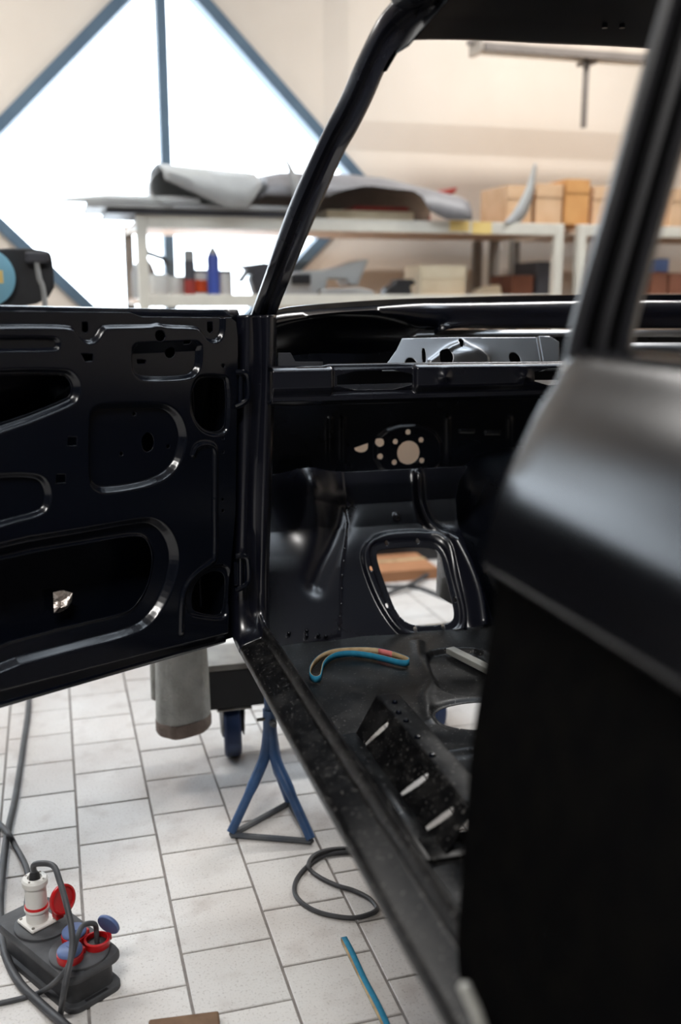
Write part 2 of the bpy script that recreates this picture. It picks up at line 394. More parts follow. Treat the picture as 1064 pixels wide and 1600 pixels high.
# ------------------------------------------------------------------ walls, ceiling, diamond windows
def diamond_wall():
    # back wall at y = 6 with the seen diamond window and an added unseen one (centres cx), built as polygons round the openings
    mb = MB(); zc = 1.94; rs = [1.75, 1.19]
    t = 0.25
    cs = [-2.95, 0.734]  # left centre is the added window, there for panel reflections
    def quadwall(poly):
        n = len(poly)
        v = [(x, YB, z) for x, z in poly] + [(x, YB + t, z) for x, z in poly]
        mb.add(v, [tuple(range(n)), tuple(range(n, 2 * n))[::-1]] + [(i, i + n, (i + 1) % n + n, (i + 1) % n) for i in range(n)])
    xs = [XA, -.85, XB]
    for k, c in enumerate(cs):
        a, b, r = xs[k], xs[k + 1], rs[k]
        L_, R_, T_, B_ = (c - r, zc), (c + r, zc), (c, zc + r), (c, zc - r)
        quadwall([(a, 0), (c, 0), B_, L_, (a, zc)]); quadwall([(c, 0), (b, 0), (b, zc), R_, B_])
        quadwall([(a, zc), L_, T_, (c, ZC), (a, ZC)]); quadwall([R_, (b, zc), (b, ZC), (c, ZC), T_])
    o = struct(mb.build('wall_back', M_wall, smooth=False))
    for k, c in enumerate(cs):
        r = rs[k]
        w = struct(MB().add([(c - r, YB + .07, zc), (c, YB + .07, zc - r), (c + r, YB + .07, zc), (c, YB + .07, zc + r), (c - r, YB + .078, zc), (c, YB + .078, zc - r), (c + r, YB + .078, zc), (c, YB + .078, zc + r)],
                            [(0, 1, 2, 3), (7, 6, 5, 4), (0, 4, 5, 1), (1, 5, 6, 2), (2, 6, 7, 3), (3, 7, 4, 0)]).build('window_%d' % (2 - k), M_glass, smooth=False))
        h = 0.036
        cn = [(c - r, zc), (c, zc - r), (c + r, zc), (c, zc + r)]
        for i in range(4):
            (x0, z0), (x1, z1) = cn[i], cn[(i + 1) % 4]
            d = Vector((x1 - x0, 0, z1 - z0)).normalized(); nrm = Vector((-d.z, 0, d.x))
            p0, p1 = Vector((x0, 0, z0)), Vector((x1, 0, z1))
            vs = []
            for y in (YB - .035, YB + .11):
                for q, s_ in ((p0, -1), (p1, -1), (p1, 1), (p0, 1)):
                    e = q + nrm * h * s_ * 0.9; vs.append((e.x, y, e.z))
            MB().add(vs, [(0, 1, 2, 3), (7, 6, 5, 4), (0, 4, 5, 1), (1, 5, 6, 2), (2, 6, 7, 3), (3, 7, 4, 0)]).build('window_frame', M_frame, w, smooth=False, bevel=.004)
        MB().box((c - .03 - .027, YB - .03, zc - r), (c + .03 - .027, YB + .10, zc + r)).build('mullion', M_frame, w, smooth=False, bevel=.004)
    return o
diamond_wall()
# upper wall steps out over a soffit, sloped so its band shades darker
zs0 = oy(750, 243, YB)[2]; zs1 = oy(750, 196, 5.93)[2]
mb = MB(); v = []
for x, dy in ((1.64, .001), (1.78, .045), (XB, .045)):
    v += [(x, YB, zs0), (x, YB - dy, zs1), (x, YB - dy, ZC), (x, YB, ZC)]
mb.add(v, [(0, 4, 5, 1), (4, 8, 9, 5), (1, 5, 6, 2), (5, 9, 10, 6), (0, 1, 2, 3), (8, 11, 10, 9)])
struct(mb.build('trim_1', M_wall, smooth=False))
mb = MB(); mb.box((XB, YA, 0), (XB + .2, YB + .25, ZC)); struct(mb.build('wall_right', M_wall, smooth=False))
struct(MB().box((XA - .2, YA, 0), (XA, YB + .25, ZC)).build('wall_left', M_wall2, smooth=False))
struct(MB().box((XA - .2, YA - .2, 0), (XB + .2, YA, ZC)).build('wall_front', M_wall2, smooth=False))
ADDED_ROOFLIGHTS = [(.1, 2.7, 2.1, 3.7), (.5, 1.8, .5, 1.3)]      # x0, x1, y0, y1 of glazed roof openings, added out of view for highlights
mb = MB(); xs_ = sorted({XA - .2, XB + .2, *[v for q in ADDED_ROOFLIGHTS for v in q[:2]]}); ys_ = sorted({YA - .2, YB + .25, *[v for q in ADDED_ROOFLIGHTS for v in q[2:]]})
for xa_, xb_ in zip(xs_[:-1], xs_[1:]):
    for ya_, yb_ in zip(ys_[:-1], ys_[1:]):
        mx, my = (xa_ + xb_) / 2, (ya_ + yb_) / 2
        if not any(q[0] < mx < q[1] and q[2] < my < q[3] for q in ADDED_ROOFLIGHTS): mb.box((xa_, ya_, ZC), (xb_, yb_, ZC + .15))
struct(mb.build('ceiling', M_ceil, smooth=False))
for k, (SX0, SX1, SY0, SY1) in enumerate(ADDED_ROOFLIGHTS):
    w3 = struct(MB().box((SX0, SY0, ZC + .10), (SX1, SY1, ZC + .108)).build('window_%d' % (3 + k), M_glass, smooth=False))  # pane of an added roof light, out of view
    for x in (SX0, (SX0 + SX1) / 2 - .03, SX1 - .06): MB().box((x, SY0, ZC + .05), (x + .06, SY1, ZC + .13)).build('window_frame', M_frame, w3, smooth=False)
    for y in (SY0, SY1 - .06): MB().box((SX0 + .06, y, ZC + .05), (SX1 - .06, y + .06, ZC + .13)).build('window_frame', M_frame, w3, smooth=False)
names = ['over the near bay', 'over the left bay by the windows', 'over the right bay by the back wall']
for (x, y, z, pw), nm in zip(ADDED_LAMPS, names):
    t = thing('added_lamp', 'added unseen ceiling lamp housing, long and white, ' + nm, 'lamp', (x, y, z), 'added ceiling lamps out of the frame')
    MB().box((x - .8, y - .14, z - .05), (x + .8, y + .14, z + .04)).build('housing', M_lampw, t, smooth=False, bevel=.01)
    for s_ in (-1, 1): MB().tube([(x + s_ * .5, y, z + .04), (x + s_ * .5, y, ZC)], .008).build('hanger', M_galv, t)

# ================================================================== CAR BODY
car = thing('car_body', 'bare black-primed car body shell with open door, raised on a stand', 'car', (0, 0, 0))

# ---- front door -------------------------------------------------------------
door = part_empty('door', car)
door['label'] = 'opened front door, stripped to its pressed black inner panel'
HP = np.array([0.3112, 1.949]); DU = np.array([-.8767, -.4809]); DN = np.array([.4809, -.8767])
def dpl(px, py):
    p = opl(px, py, (HP[0], HP[1], 0), (DN[0], DN[1], 0)); return (float(np.dot(p[:2] - HP, DU)), float(p[2]))
def c3(x, y): return dpl(x * .37594, 440 + y * .37594)
def c4(x, y): return dpl(x * .39474, 780 + y * .39474)
def ext(pts, s):  # a point out of the frame, at the height of pts
    return (s, pts[1])
def C3(l): return [c3(*q) for q in l]
def C4(l): return [c4(*q) for q in l]
SE = 0.95   # door length
t0 = c3(0, 122); b0 = dpl(0, 1105)
outline = [(SE - .02, t0[1] + .0)] + C3([(0, 122), (545, 128), (592, 146), (955, 150)]) + [dpl(367, 503), dpl(370, 530), dpl(368, 800), dpl(361, 880), dpl(356, 996), dpl(352, 1002), dpl(0, 1104), (SE, b0[1] - .0), (SE + .02, b0[1] + .05)]
recA = [(SE, c3(0, 60)[1]), (SE, c3(0, 187)[1])] + C3([(0, 187), (285, 187), (312, 205), (335, 240), (370, 256), (402, 238), (425, 196), (445, 187), (620, 187), (655, 177), (690, 188), (815, 190), (838, 208), (856, 240), (885, 252), (912, 240), (925, 205), (926, 165), (926, 60), (0, 60)])
pkB = [(.72, c3(0, 232)[1])] + C3([(0, 232), (222, 232), (240, 245), (240, 272), (226, 286), (0, 287)]) + [(.72, c3(0, 287)[1])]
triO = [(.80, c3(0, 375)[1])] + C3([(0, 372), (262, 370), (300, 388), (325, 430), (318, 480), (290, 508), (0, 622)]) + [(.80, c3(0, 760)[1])]
triH = [(.78, c3(0, 392)[1])] + C3([(0, 390), (255, 388), (285, 400), (303, 432), (300, 470), (278, 492), (0, 598)]) + [(.78, c3(0, 730)[1])]
pkC = C3([(552, 225), (828, 225), (830, 340), (812, 382), (775, 402), (600, 407), (565, 392), (546, 360)])
ovO = C3([(835, 385), (930, 390), (948, 410), (950, 600), (930, 634), (875, 640), (822, 610), (790, 545), (788, 470), (805, 410)])
ovH = C3([(845, 398), (925, 400), (937, 420), (940, 590), (918, 622), (872, 626), (828, 598), (800, 540), (798, 475), (815, 420)])
pkD = C3([(374, 560), (390, 528), (430, 514), (660, 510), (712, 530), (750, 575), (768, 640), (760, 690), (738, 760), (690, 812), (600, 848), (440, 872), (398, 860), (374, 820)])
pkE = [(.70, dpl(0, 742)[1])] + [dpl(*q) for q in [(0, 742), (54, 742), (70, 750), (78, 770), (75, 792), (62, 804), (0, 819)]] + [(.70, dpl(0, 850)[1])]
bigO = [(.86, c4(0, 300)[1])] + C4([(0, 178), (300, 130), (560, 84), (612, 84), (660, 118), (694, 180), (700, 250), (682, 335), (642, 425), (590, 492), (530, 527), (400, 562), (200, 613), (0, 668)]) + [(.86, c4(0, 840)[1])]
bigH = [(.83, c4(0, 330)[1])] + C4([(0, 242), (400, 172), (560, 146), (598, 166), (618, 222), (613, 290), (588, 372), (548, 430), (508, 456), (330, 496), (150, 542), (0, 583)]) + [(.83, c4(0, 780)[1])]
lowO = C4([(735, 365), (770, 305), (835, 262), (900, 262), (915, 300), (908, 440), (885, 478), (800, 470), (740, 455)])
lowH = C4([(768, 360), (800, 308), (850, 286), (886, 290), (900, 320), (890, 440), (868, 464), (800, 454), (764, 438)])
smallholes = [circle(c3(715, 296), .0115, .0098), C3([(330, 300), (380, 300), (378, 330), (348, 332)]), C3([(280, 645), (315, 645), (315, 680), (278, 682)]), C3([(233, 800), (270, 800), (270, 835), (231, 838)]),
              circle(c3(628, 670), .0135, .018), C3([(346, 168), (370, 168), (372, 205), (360, 215), (346, 205)]), C3([(868, 168), (888, 168), (890, 205), (880, 215), (868, 205)]),
              circle(c3(570, 552), .0035), circle(c3(518, 718), .0035), circle(c3(713, 688), .0035), C3([(760, 245), (790, 245), (788, 258), (762, 260)]), C3([(578, 326), (615, 326), (612, 340), (580, 342)]), circle(c3(660, 225), .011, .010),
              circle(c3(925, 650), .003), circle(c3(925, 708), .003), circle(c3(925, 905), .003), circle(c3(922, 350), .0035), circle(c4(882, 46), .003), circle(c4(882, 262), .003)]
line9 = C3([(800, 720), (812, 690), (840, 677), (872, 680), (890, 700), (893, 760), (893, 958)]) + C4([(850, 0), (850, 215), (832, 252), (775, 296), (734, 350), (720, 420), (716, 525)])
crease = [(SE, c4(0, 750)[1]), c4(0, 752), c4(870, 530), c4(900, 522)]
flange = [(SE + .1, c4(0, 762)[1])] + C4([(0, 762), (880, 538), (960, 518), (960, 900), (0, 1200)]) + [(SE + .1, .3)]
sm = lambda p: chaikin(p, 2)
recA, pkB, triO, triH, pkC, ovO, ovH, pkD, pkE, bigO, bigH, lowO, lowH = map(sm, (recA, pkB, triO, triH, pkC, ovO, ovH, pkD, pkE, bigO, bigH, lowO, lowH))
outl = outline
line9 = catmull(line9, 5)
def door_keep(U, V):
    d = sdf(outl, U, V)
    for h in (triH, ovH, bigH, lowH, *smallholes):
        d = np.maximum(d, -sdf(h, U, V))
    return d
def door_h(U, V):
    h = np.zeros_like(U)
    h -= .009 * ramp(sdf(recA, U, V), .0072)
    h -= .0065 * ramp(sdf(pkB, U, V), .0052)
    for O, dep, w in ((triO, .012, .0095), (ovO, .005, .004), (bigO, .016, .0128), (lowO, .0065, .0052), (pkD, .0130, .0105), (pkE, .010, .008)):
        h -= dep * ramp(sdf(O, U, V), w)
    h -= .0115 * ramp(sdf(pkC, U, V), .0092) * np.clip((c3(600, 250)[1] - V) / .02, 0, 1)
    for hh in (triH, bigH):
        h += .003 * np.exp(-(sdf(hh, U, V) / .004) ** 2)
    h += .0045 * np.exp(-(pathdist(line9, U, V) / .0045) ** 2)
    h -= .010 * step(sdf(flange, U, V), .006)
    h += .004 * np.exp(-((V - outl[6][1]) / .2) ** 2)
    return h
us = np.concatenate([np.arange(-.062, .50, .00145), np.arange(.50, SE + .03, .008)])
vs = np.arange(.585, 1.305, .00145)
def door_map(U, V, Hh):
    return HP[0] + DU[0] * U + DN[0] * Hh, HP[1] + DU[1] * U + DN[1] * Hh, V
hpanel('inner_panel', us, vs, door_h, door_keep, door_map, M_gloss, door)
# outer skin, bulging, with hemmed edges; and the belt flange that stands up behind the inner panel
def dw(s, z, h): return (HP[0] + DU[0] * s + DN[0] * h, HP[1] + DU[1] * s + DN[1] * h, z)
zt = dpl(0, 477)[1]; zt2 = dpl(344, 484)[1]; zb = b0[1]
rows = []
for s in np.linspace(-.080, SE + .01, 27):
    k = s / .45
    top = zt2 + (zt - zt2) * min(max(k, 0), 1)
    bot = c4(880, 575)[1] - .006
    r = []
    for t in np.linspace(0, 1, 15):
        z = bot + (top - .012 - bot) * t
        r.append(dw(s, z, -.055 - .035 * math.sin(math.pi * (t * .9 + .05)) + (.028 if t == 0 else 0)))
    r += [dw(s, top - .004, -.05), dw(s, top, -.043), dw(s, top - .001, -.026), dw(s, top - .012, -.020), dw(s, top - .035, -.019)]
    rows.append(r)
MB().loft(rows).build('outer_skin', M_gloss, door, thick=.0015)
# bottom hem: rounded lip under the inner panel
q0, q1 = dpl(356, 1004), dpl(0, 1108)
rows = []
for s, z in ((q0[0], q0[1]), (q1[0], q1[1]), (SE, q1[1])):
    rows.append([dw(s, z + .010, -.012), dw(s, z + .004, -.006), dw(s, z - .001, -.008), dw(s, z - .005, -.016), dw(s, z - .004, -.030), dw(s, z + .006, -.05)])
MB().loft(rows).build('bottom_hem', M_gloss, door, thick=.001)
# leading edge of the door
rows = []
for py in np.linspace(500, 1000, 16):
    s, z = dpl(np.interp(py, [500, 530, 800, 880, 1000], [366, 370, 368, 361, 355]), py)
    rows.append([dw(s - .001, z, -.010), dw(s - .004, z, -.014), dw(s - .004, z, -.05), dw(s - .002, z, -.105)])
MB().loft(rows).build('front_edge', M_paint, door, thick=.001)
# far end and closing edge
MB().add([dw(SE, zb, -.006), dw(SE, zb, -.06), dw(SE, zt, -.06), dw(SE, zt, -.006)], [(0, 1, 2, 3)]).build('rear_edge', M_paint, door, thick=.002)
# foil scrap on the inside of the skin
fp = [opl(px, py, (HP[0] - DN[0] * .06, HP[1] - DN[1] * .06, 0), (DN[0], DN[1], 0)) for px, py in [(82, 925), (98, 922), (112, 926), (111, 940), (106, 950), (92, 958), (83, 957), (84, 940)]]
mb = MB(); cen = sum(fp) / len(fp); ring = [tuple(p + np.array([DN[0], DN[1], 0]) * rnd.uniform(-.002, .004)) for p in fp]
mid = [tuple((p + cen) / 2 + np.array([DN[0], DN[1], 0]) * rnd.uniform(0, .008)) for p in fp]
n = len(fp); mb.add(ring + mid + [tuple(cen)], [(i, (i + 1) % n, n + (i + 1) % n, n + i) for i in range(n)] + [(n + i, n + (i + 1) % n, 2 * n) for i in range(n)])
fo = mb.build('foil_patch', M_foil, door, smooth=False, thick=.001); fo['label'] = 'crumpled shiny foil scrap'
sp_ = [opl(px, py, (HP[0] - DN[0] * .0078, HP[1] - DN[1] * .0078, 0), (DN[0], DN[1], 0)) for px, py in [(18, 486), (44, 485), (72, 486), (70, 497), (58, 502), (40, 500), (26, 502), (20, 496)]]
MB().add([tuple(p) for p in sp_], [tuple(range(8))]).build('scuffed_patch', M_scuff, door, smooth=False, thick=.0006)
# lock rod and side window rail inside the door
MB().tube([dw(.035, 1.2, -.03), dw(.03, .68, -.03)], .0022, 8).build('pull_rod', M_paint, door)
# hinges
for py in (608, 895):
    a = dpl(369, py); zc_ = a[1]
    mb = MB()
    pts = [oy(368, py - 26, 1.965), oy(384, py - 25, 1.965), oy(388, py - 14, 1.965), oy(388, py + 12, 1.965), oy(380, py + 22, 1.965), oy(368, py + 28, 1.965)]
    mb.tube(catmull(pts, 4), .0058, 8)
    mb.tube([oy(376, py - 24, 1.972), oy(376, py + 24, 1.972)], .006, 10)
    mb.box(tuple(oy(366, py + 20, 1.975)), tuple(oy(386, py - 20, 1.985)))
    mb.build('hinge', M_gloss, door)

# ---- hinge pillar flowing into the sill --------------------------------------
sillp = [(.344, .718), (.3445, .711), (.3475, .705), (.356, .701), (.385, .691), (.389, .690), (.3915, .685), (.3935, .668), (.399, .664), (.4035, .668), (.406, .69), (.41, .765)]
YP = 1.985
xs520 = [356, 382, 386, 390, 395, 401, 408, 416, 420, 425, 430, 432]; xs900 = [348, 372, 377, 382, 387, 392, 400, 406, 410, 414, 418, 420]
offs = [.03, .004, 0, 0, .004, .014, .013, -.004, -.006, -.002, .012, .06]
rows = []
for py in (492, 520, 560, 600, 650, 700, 750, 800, 850, 900, 930):
    r = []
    for k in range(12):
        px = np.interp(py, [520, 900], [xs520[k], xs900[k]])
        if 4 <= k <= 6: px += 2.5 * math.sin((py - 500) / 60)
        r.append(oy(px, py, YP + offs[k]))
    rows.append(r)
# corner: blend round into the sill
last = rows[-1]
for Yc, bl in ((1.980, .12), (1.968, .38), (1.950, .70), (1.925, .92), (1.89, 1.0), (1.5, 1), (1.1, 1), (.7, 1), (.2, 1)):
    r = []
    for k in range(12):
        X, d = sillp[k]
        tgt = np.array([X, Yc, CAM_H - d])
        src = np.array([last[k][0], last[k][1] - (YP - Yc) * .5, last[k][2] - .018 - (1.985 - Yc) * 1.0])
        r.append(src * (1 - bl) + tgt * bl)
    rows.append(r)
lines = list(zip(*rows))
fine = [catmull(l, 4) for l in lines]
rr = [list(r) for r in zip(*fine)]
sp_i = 4 * (len(rows) - 6)
MB().loft(rr[:sp_i + 1]).build('hinge_pillar', M_toe, car, thick=.0015, angle=60)
MB().loft(rr[sp_i:]).build('sill', M_dusty, car, thick=.0015, angle=60)
# inner face and floor of the sill box
MB().add([(.362, .2, .578), (.362, 1.95, .578), (.43, 1.95, .535), (.43, .2, .535)], [(0, 1, 2, 3)]).build('sill_underside', M_paint, car, thick=.002)

# ---- windscreen pillar -------------------------------------------------------
lft = [(383, 515), (390, 495), (415, 425), (450, 325), (500, 215), (532, 152), (557, 95), (587, 35), (614, 0), (650, -40)]
rgt = [(426, 520), (436, 480), (452, 440), (480, 370), (532, 250), (557, 205), (582, 155), (608, 98), (642, 61), (712, 10)]
Yd = [2.02, 2.005, 1.955, 1.88, 1.80, 1.755, 1.715, 1.675, 1.65, 1.60]
rows = []
fr = [0, .06, .30, .42, .56, .70, .93, 1.0]; dp = [.012, 0, -.006, -.002, .006, -.004, -.004, .006]
for (a, b, Y) in zip(lft, rgt, Yd):
    r = []
    for f, d in zip(fr, dp):
        r.append(oy(a[0] + (b[0] - a[0]) * f, a[1] + (b[1] - a[1]) * f, Y + d))
    r.append(oy(a[0] + (b[0] - a[0]) * .9, a[1] + (b[1] - a[1]) * .9, Y + .05)); r.append(oy(a[0] + (b[0] - a[0]) * .15, a[1] + (b[1] - a[1]) * .15, Y + .05))
    rows.append(r)
fine = [catmull(l, 4) for l in zip(*rows)]
MB().loft([list(r) for r in zip(*fine)], closed=True, caps=True).build('windscreen_pillar', M_toe, car, angle=50)

# ---- windscreen header, roof, roof rail --------------------------------------
hb = [(600, 112), (619, 80), (630, 67), (645, 61), (700, 60), (775, 62), (850, 66), (930, 69), (1005, 73), (1100, 80)]
hY = [1.69, 1.675, 1.668, 1.665, 1.69, 1.705, 1.715, 1.72, 1.725, 1.73]
rows = []
for (px, py), Y in zip(hb, hY):
    a = oy(px, py, Y)
    rows.append([a + [0, .03, .045], a + [0, .022, .012], a + [0, .006, .0], a, a + [0, -.012, -.001], a + [.004, -.05, .018], a + [.012, -.085, .022], a + [.03, -.14, .05], [max(a[0], .62) + .02, 1.35, 1.80], [max(a[0], .62) + .02, .9, 1.815], [max(a[0], .62) + .03, .2, 1.81]])
fine = [catmull(l, 4) for l in zip(*rows)]
MB().loft([list(r) for r in zip(*fine)]).build('roof_header', M_liner, car, thick=.002)
MB().loft([[(x, y, 1.835 - .05 * (abs(x - 1.2) / .62) ** 2 - .05 * max(0, (y - 1.2) / .5) ** 2) for x in np.linspace(.6, 1.8, 9)] for y in np.linspace(-.3, 1.66, 12)]).build('roof', M_paint, car, thick=.002)
MB().tube(catmull([oy(632, -20, 1.62), (.60, 1.45, 1.79), (.605, 1.0, 1.81), (.61, .4, 1.81), (.61, -.3, 1.80)], 5), .035, 12).build('roof_rail', M_gloss, car)
for px in (945, 972):
    a = oy(px, 40, 1.655); MB().lathe([(.005, -.004), (.005, .004), (.002, .006)], 10, Matrix.Translation(a)).build('screw_boss', M_gloss, car)

# ---- cowl under the windscreen -----------------------------------------------
st = [430, 450, 490, 530, 580, 620, 660, 700, 760, 830, 900, 1000, 1100, 1250]
l0 = [485, 480, 476, 473, 469.5, 467.5, 466, 465, 463, 461.5, 460.5, 460, 460, 462]
y0 = [2.05, 2.08, 2.14, 2.2, 2.25, 2.29, 2.32, 2.34, 2.37, 2.39, 2.40, 2.40, 2.38, 2.3]
l1 = [492, 489, 486, 483, 480, 477, 475, 474, 473, 472, 471, 470, 470, 471]
l2 = [500, 497, 492, 488, 485, 484, 484, 480, 479, 479, 479, 478, 478, 480]
l3 = [515, 508, 500, 497, 500, 506, 512, 498, 494, 494, 494, 494, 494, 496]
l4 = [560, 556, 552, 552, 552, 545, 532, 514, 513, 513, 513, 513, 513, 513]
dY4 = [.16, .16, .18, .2, .2, .14, .05, -.02, -.02, -.02, -.02, -.02, -.02, -.02]
rows = []
for i, px in enumerate(st):
    Y = y0[i]
    rows.append([oy(px, l0[i] + 3, Y + .05), oy(px, l0[i], Y + .02), oy(px, l0[i] + .6, Y), oy(px, l1[i] - 2, Y), oy(px, l1[i], Y - .012), oy(px, l2[i], Y - .035),
                 oy(px, (l2[i] + l3[i]) / 2, Y - .042 + dY4[i] * .05), oy(px, l3[i], Y - .04 + dY4[i] * .3), oy(px, (l3[i] + l4[i]) / 2, Y - .035 + dY4[i] * .8), oy(px, l4[i], Y - .05 + dY4[i])])
fine = [catmull(l, 5) for l in zip(*rows)]
MB().loft([list(r) for r in zip(*fine)]).build('cowl', M_gloss, car, thick=.0015, angle=70)
# spot-welded ledge
rows = []
for px in (640, 652, 700, 800, 900, 1100):
    e = 8 if px < 650 else 0
    rows.append([oy(px, 516 + e, 2.30), oy(px, 526, 2.285)])
MB().loft(rows).build('weld_flange', M_sheen, car, thick=.002)

# scuttle panel with round openings, its bright sheen put into grey metal
def c5(x, y): return (330 + x * .5357, 440 + y * .5357)
def sy(z): return 2.02 + (z - 1.14) * 0.75     # leans forward
def hitY(px, py, fn, a=.5, b=6.0):
    d = ray(px, py); lo, hi = a, b
    g = lambda t: d[1] * t - fn(CO[0] + d[0] * t, CO[2] + d[2] * t)
    for _ in range(60):
        m_ = (lo + hi) / 2
        if g(m_) > 0: hi = m_
        else: lo = m_
    return CO + d * hi
sfun = lambda X, z: sy(z)
def sp2(x, y):
    p = hitY(*c5(x, y), sfun); return (p[0], p[2])
so = [sp2(*q) for q in [(495, 262), (540, 200), (556, 166), (700, 163), (985, 163), (1012, 180), (1014, 262)]]
so2 = [sp2(*q) for q in [(1040, 262), (1055, 178), (1400, 178), (1400, 262)]]
sh = [circle(sp2(583, 240), .013, .012), circle(sp2(683, 224), .0155, .016), circle(sp2(885, 226), .0135, .014), chaikin([sp2(*q) for q in [(614, 195), (624, 195), (626, 236), (616, 236)]], 1), chaikin([sp2(*q) for q in [(720, 168), (733, 168), (733, 196), (722, 196)]], 1)]
def scut_keep(U, V):
    d = sdf(so, U, V)
    for h in sh: d = np.maximum(d, -sdf(h, U, V))
    return d
def scut_h(U, V):
    pk = sp2(740, 215); h = .012 * np.exp(-(((U - pk[0]) / .045) ** 2 + ((V - pk[1]) / .016) ** 2))
    p1 = [sp2(*q) for q in [(640, 236), (700, 195), (735, 180), (800, 225)]]
    h += .006 * np.exp(-(pathdist(p1, U, V) / .006) ** 2)
    h += .005 * step(sdf([sp2(*q) for q in [(950, 160), (1014, 160), (1014, 262), (968, 262)]], U, V), .004)
    return h
ulo, uhi = min(p[0] for p in so) - .003, max(p[0] for p in so) + .003; vlo, vhi = min(p[1] for p in so) - .003, max(p[1] for p in so) + .003
hpanel('scuttle_panel', np.arange(ulo, uhi, .0016), np.arange(vlo, vhi, .0016), scut_h, scut_keep, lambda U, V, Hh: (U, sy(V) - Hh * .8, V + Hh * .6), M_sheen, car)
hpanel('scuttle_panel', np.arange(min(p[0] for p in so2), max(p[0] for p in so2), .01), np.arange(min(p[1] for p in so2), max(p[1] for p in so2), .01), lambda U, V: 0 * U, lambda U, V: sdf(so2, U, V), lambda U, V, Hh: (U, sy(V) - Hh, V), M_sheen, car)
# stepped bracket at the left end of the dash
mb = MB(); poly = [oy(*c5(*q), 2.0) for q in [(196, 208), (232, 208), (246, 234), (326, 234), (326, 252), (196, 252)]]
mb.add([tuple(p) for p in poly] + [tuple(p + [0, .006, 0]) for p in poly], [(0, 1, 2, 3, 4, 5), (11, 10, 9, 8, 7, 6)] + [(i, i + 6, (i + 1) % 6 + 6, (i + 1) % 6) for i in range(6)])
mb.build('corner_bracket', M_bracket, car, smooth=False)

# ---- dash rail ----------------------------------------------------------------
YD = 1.93
def dq(x, y): p = oy(*c5(x, y), YD); return (p[0], p[2])
zt_l, zt_r = dq(176, 250)[1], dq(1000, 238)[1]
do = [dq(176, 251), dq(328, 250), dq(352, 245), dq(600, 241), dq(1000, 238), (1.80, zt_r), (1.80, zt_r - .085), dq(1000, 330), dq(176, 352)]
dh = [chaikin([dq(*q) for q in [(366, 262), (585, 256), (585, 314), (366, 317)]], 1), chaikin([dq(*q) for q in [(935, 252), (1100, 250), (1100, 300), (935, 302)]], 1)]
def dash_h(U, V):
    h = np.zeros_like(U)
    z1 = dq(300, 322)[1]
    h += .012 * step(V * 0 + (z1 - V), .02)                         # face stands out, curls in at the bottom
    zt_ = np.interp(U, [dq(176, 0)[0], dq(340, 0)[0], dq(600, 0)[0], dq(1000, 0)[0], 1.8], [dq(176, 251)[1], dq(340, 248)[1], dq(600, 241)[1], zt_r, zt_r])
    h -= .012 * np.clip(1 - (zt_ - V) / .010, 0, 1) ** 2
    h -= .010 * step(sdf([dq(*q) for q in [(352, 248), (592, 242), (592, 322), (352, 328)]], U, V), .01)
    b1, b2 = dq(672, 275), dq(905, 275)
    for b in (b1, b2): h += .008 * np.exp(-(((U - b[0]) ** 2 + (V - b[1]) ** 2) / .012 ** 2))
    return h
def dash_keep(U, V):
    d = sdf(do, U, V)
    for q in dh: d = np.maximum(d, -sdf(q, U, V))
    return d
hpanel('dash_panel', np.arange(do[0][0] - .004, 1.805, .002), np.arange(min(p[1] for p in do) - .004, max(p[1] for p in do) + .004, .0016), dash_h, dash_keep, lambda U, V, Hh: (U, YD - Hh, V), M_toe, car)
# top return and lower return of the dash
rows = []
for (X, z), zb_ in zip(do[:6], [dq(176, 352)[1], dq(328, 350)[1], dq(352, 349)[1], dq(600, 342)[1], dq(1000, 330)[1], zt_r - .085]):
    rows.append([(X, YD + .012, z - .0005), (X, YD + .03, z + .001), (X, YD + .036, z - .01)])
MB().loft(rows).build('dash_top_flange', M_gloss, car, thick=.0015)
rows = []
for (X, z), zb_ in zip(do[:6], [dq(176, 352)[1], dq(328, 350)[1], dq(352, 349)[1], dq(600, 342)[1], dq(1000, 330)[1], zt_r - .085]):
    rows.append([(X, YD + .001, zb_ + .001), (X, YD + .012, zb_ - .008), (X, YD + .06, zb_ - .006), (X, YD + .14, zb_ + .02)])
MB().loft(rows).build('dash_lower_rail', M_paint, car, thick=.0015)

# ---- firewall with booster opening ---------------------------------------------
YF = 2.42
def fq(x, y): p = oy(*c5(x, y), YF); return (p[0], p[2])
fpx = lambda r: r * .5357 / FPX * 2.42 * 1.0
fh = [circle(fq(571, 497), fpx(37), n=28)] + [circle(fq(*q), fpx(8.5), n=12) for q in [(570, 437), (608, 460), (610, 520), (530, 525), (533, 465)]] + [circle(fq(489, 468), fpx(13)), circle(fq(489, 508), fpx(9)),
      [fq(418, 485)] + [fq(437 - 20 * math.cos(a), 483 + 15 * math.sin(a)) for a in np.linspace(.1, math.pi - .1, 9)] + [fq(457, 471)]]
Z0F, Z1F = .80, 1.215
def fire_keep(U, V):
    d = np.maximum(np.maximum(.42 - U, U - 1.82), np.maximum(Z0F - V, V - Z1F))
    for q in fh: d = np.maximum(d, -sdf(q, U, V))
    return d
bx1 = chaikin([fq(*q) for q in [(475, 425), (660, 415), (680, 560), (480, 570)]], 2)
def fire_h(U, V):
    h = .010 * step(sdf(bx1, U, V), .012)
    for x in (345, 385, 690, 870): 
        a, b = fq(x, 400), fq(x, 560); h += .006 * np.exp(-(pathdist([a, b], U, V) / .007) ** 2)
    for x, y in ((745, 435), (820, 440)):
        h += .006 * step(sdf([fq(x - 22, y - 4), fq(x + 22, y - 4), fq(x + 22, y + 5), fq(x - 22, y + 5)], U, V), .004)
    return h
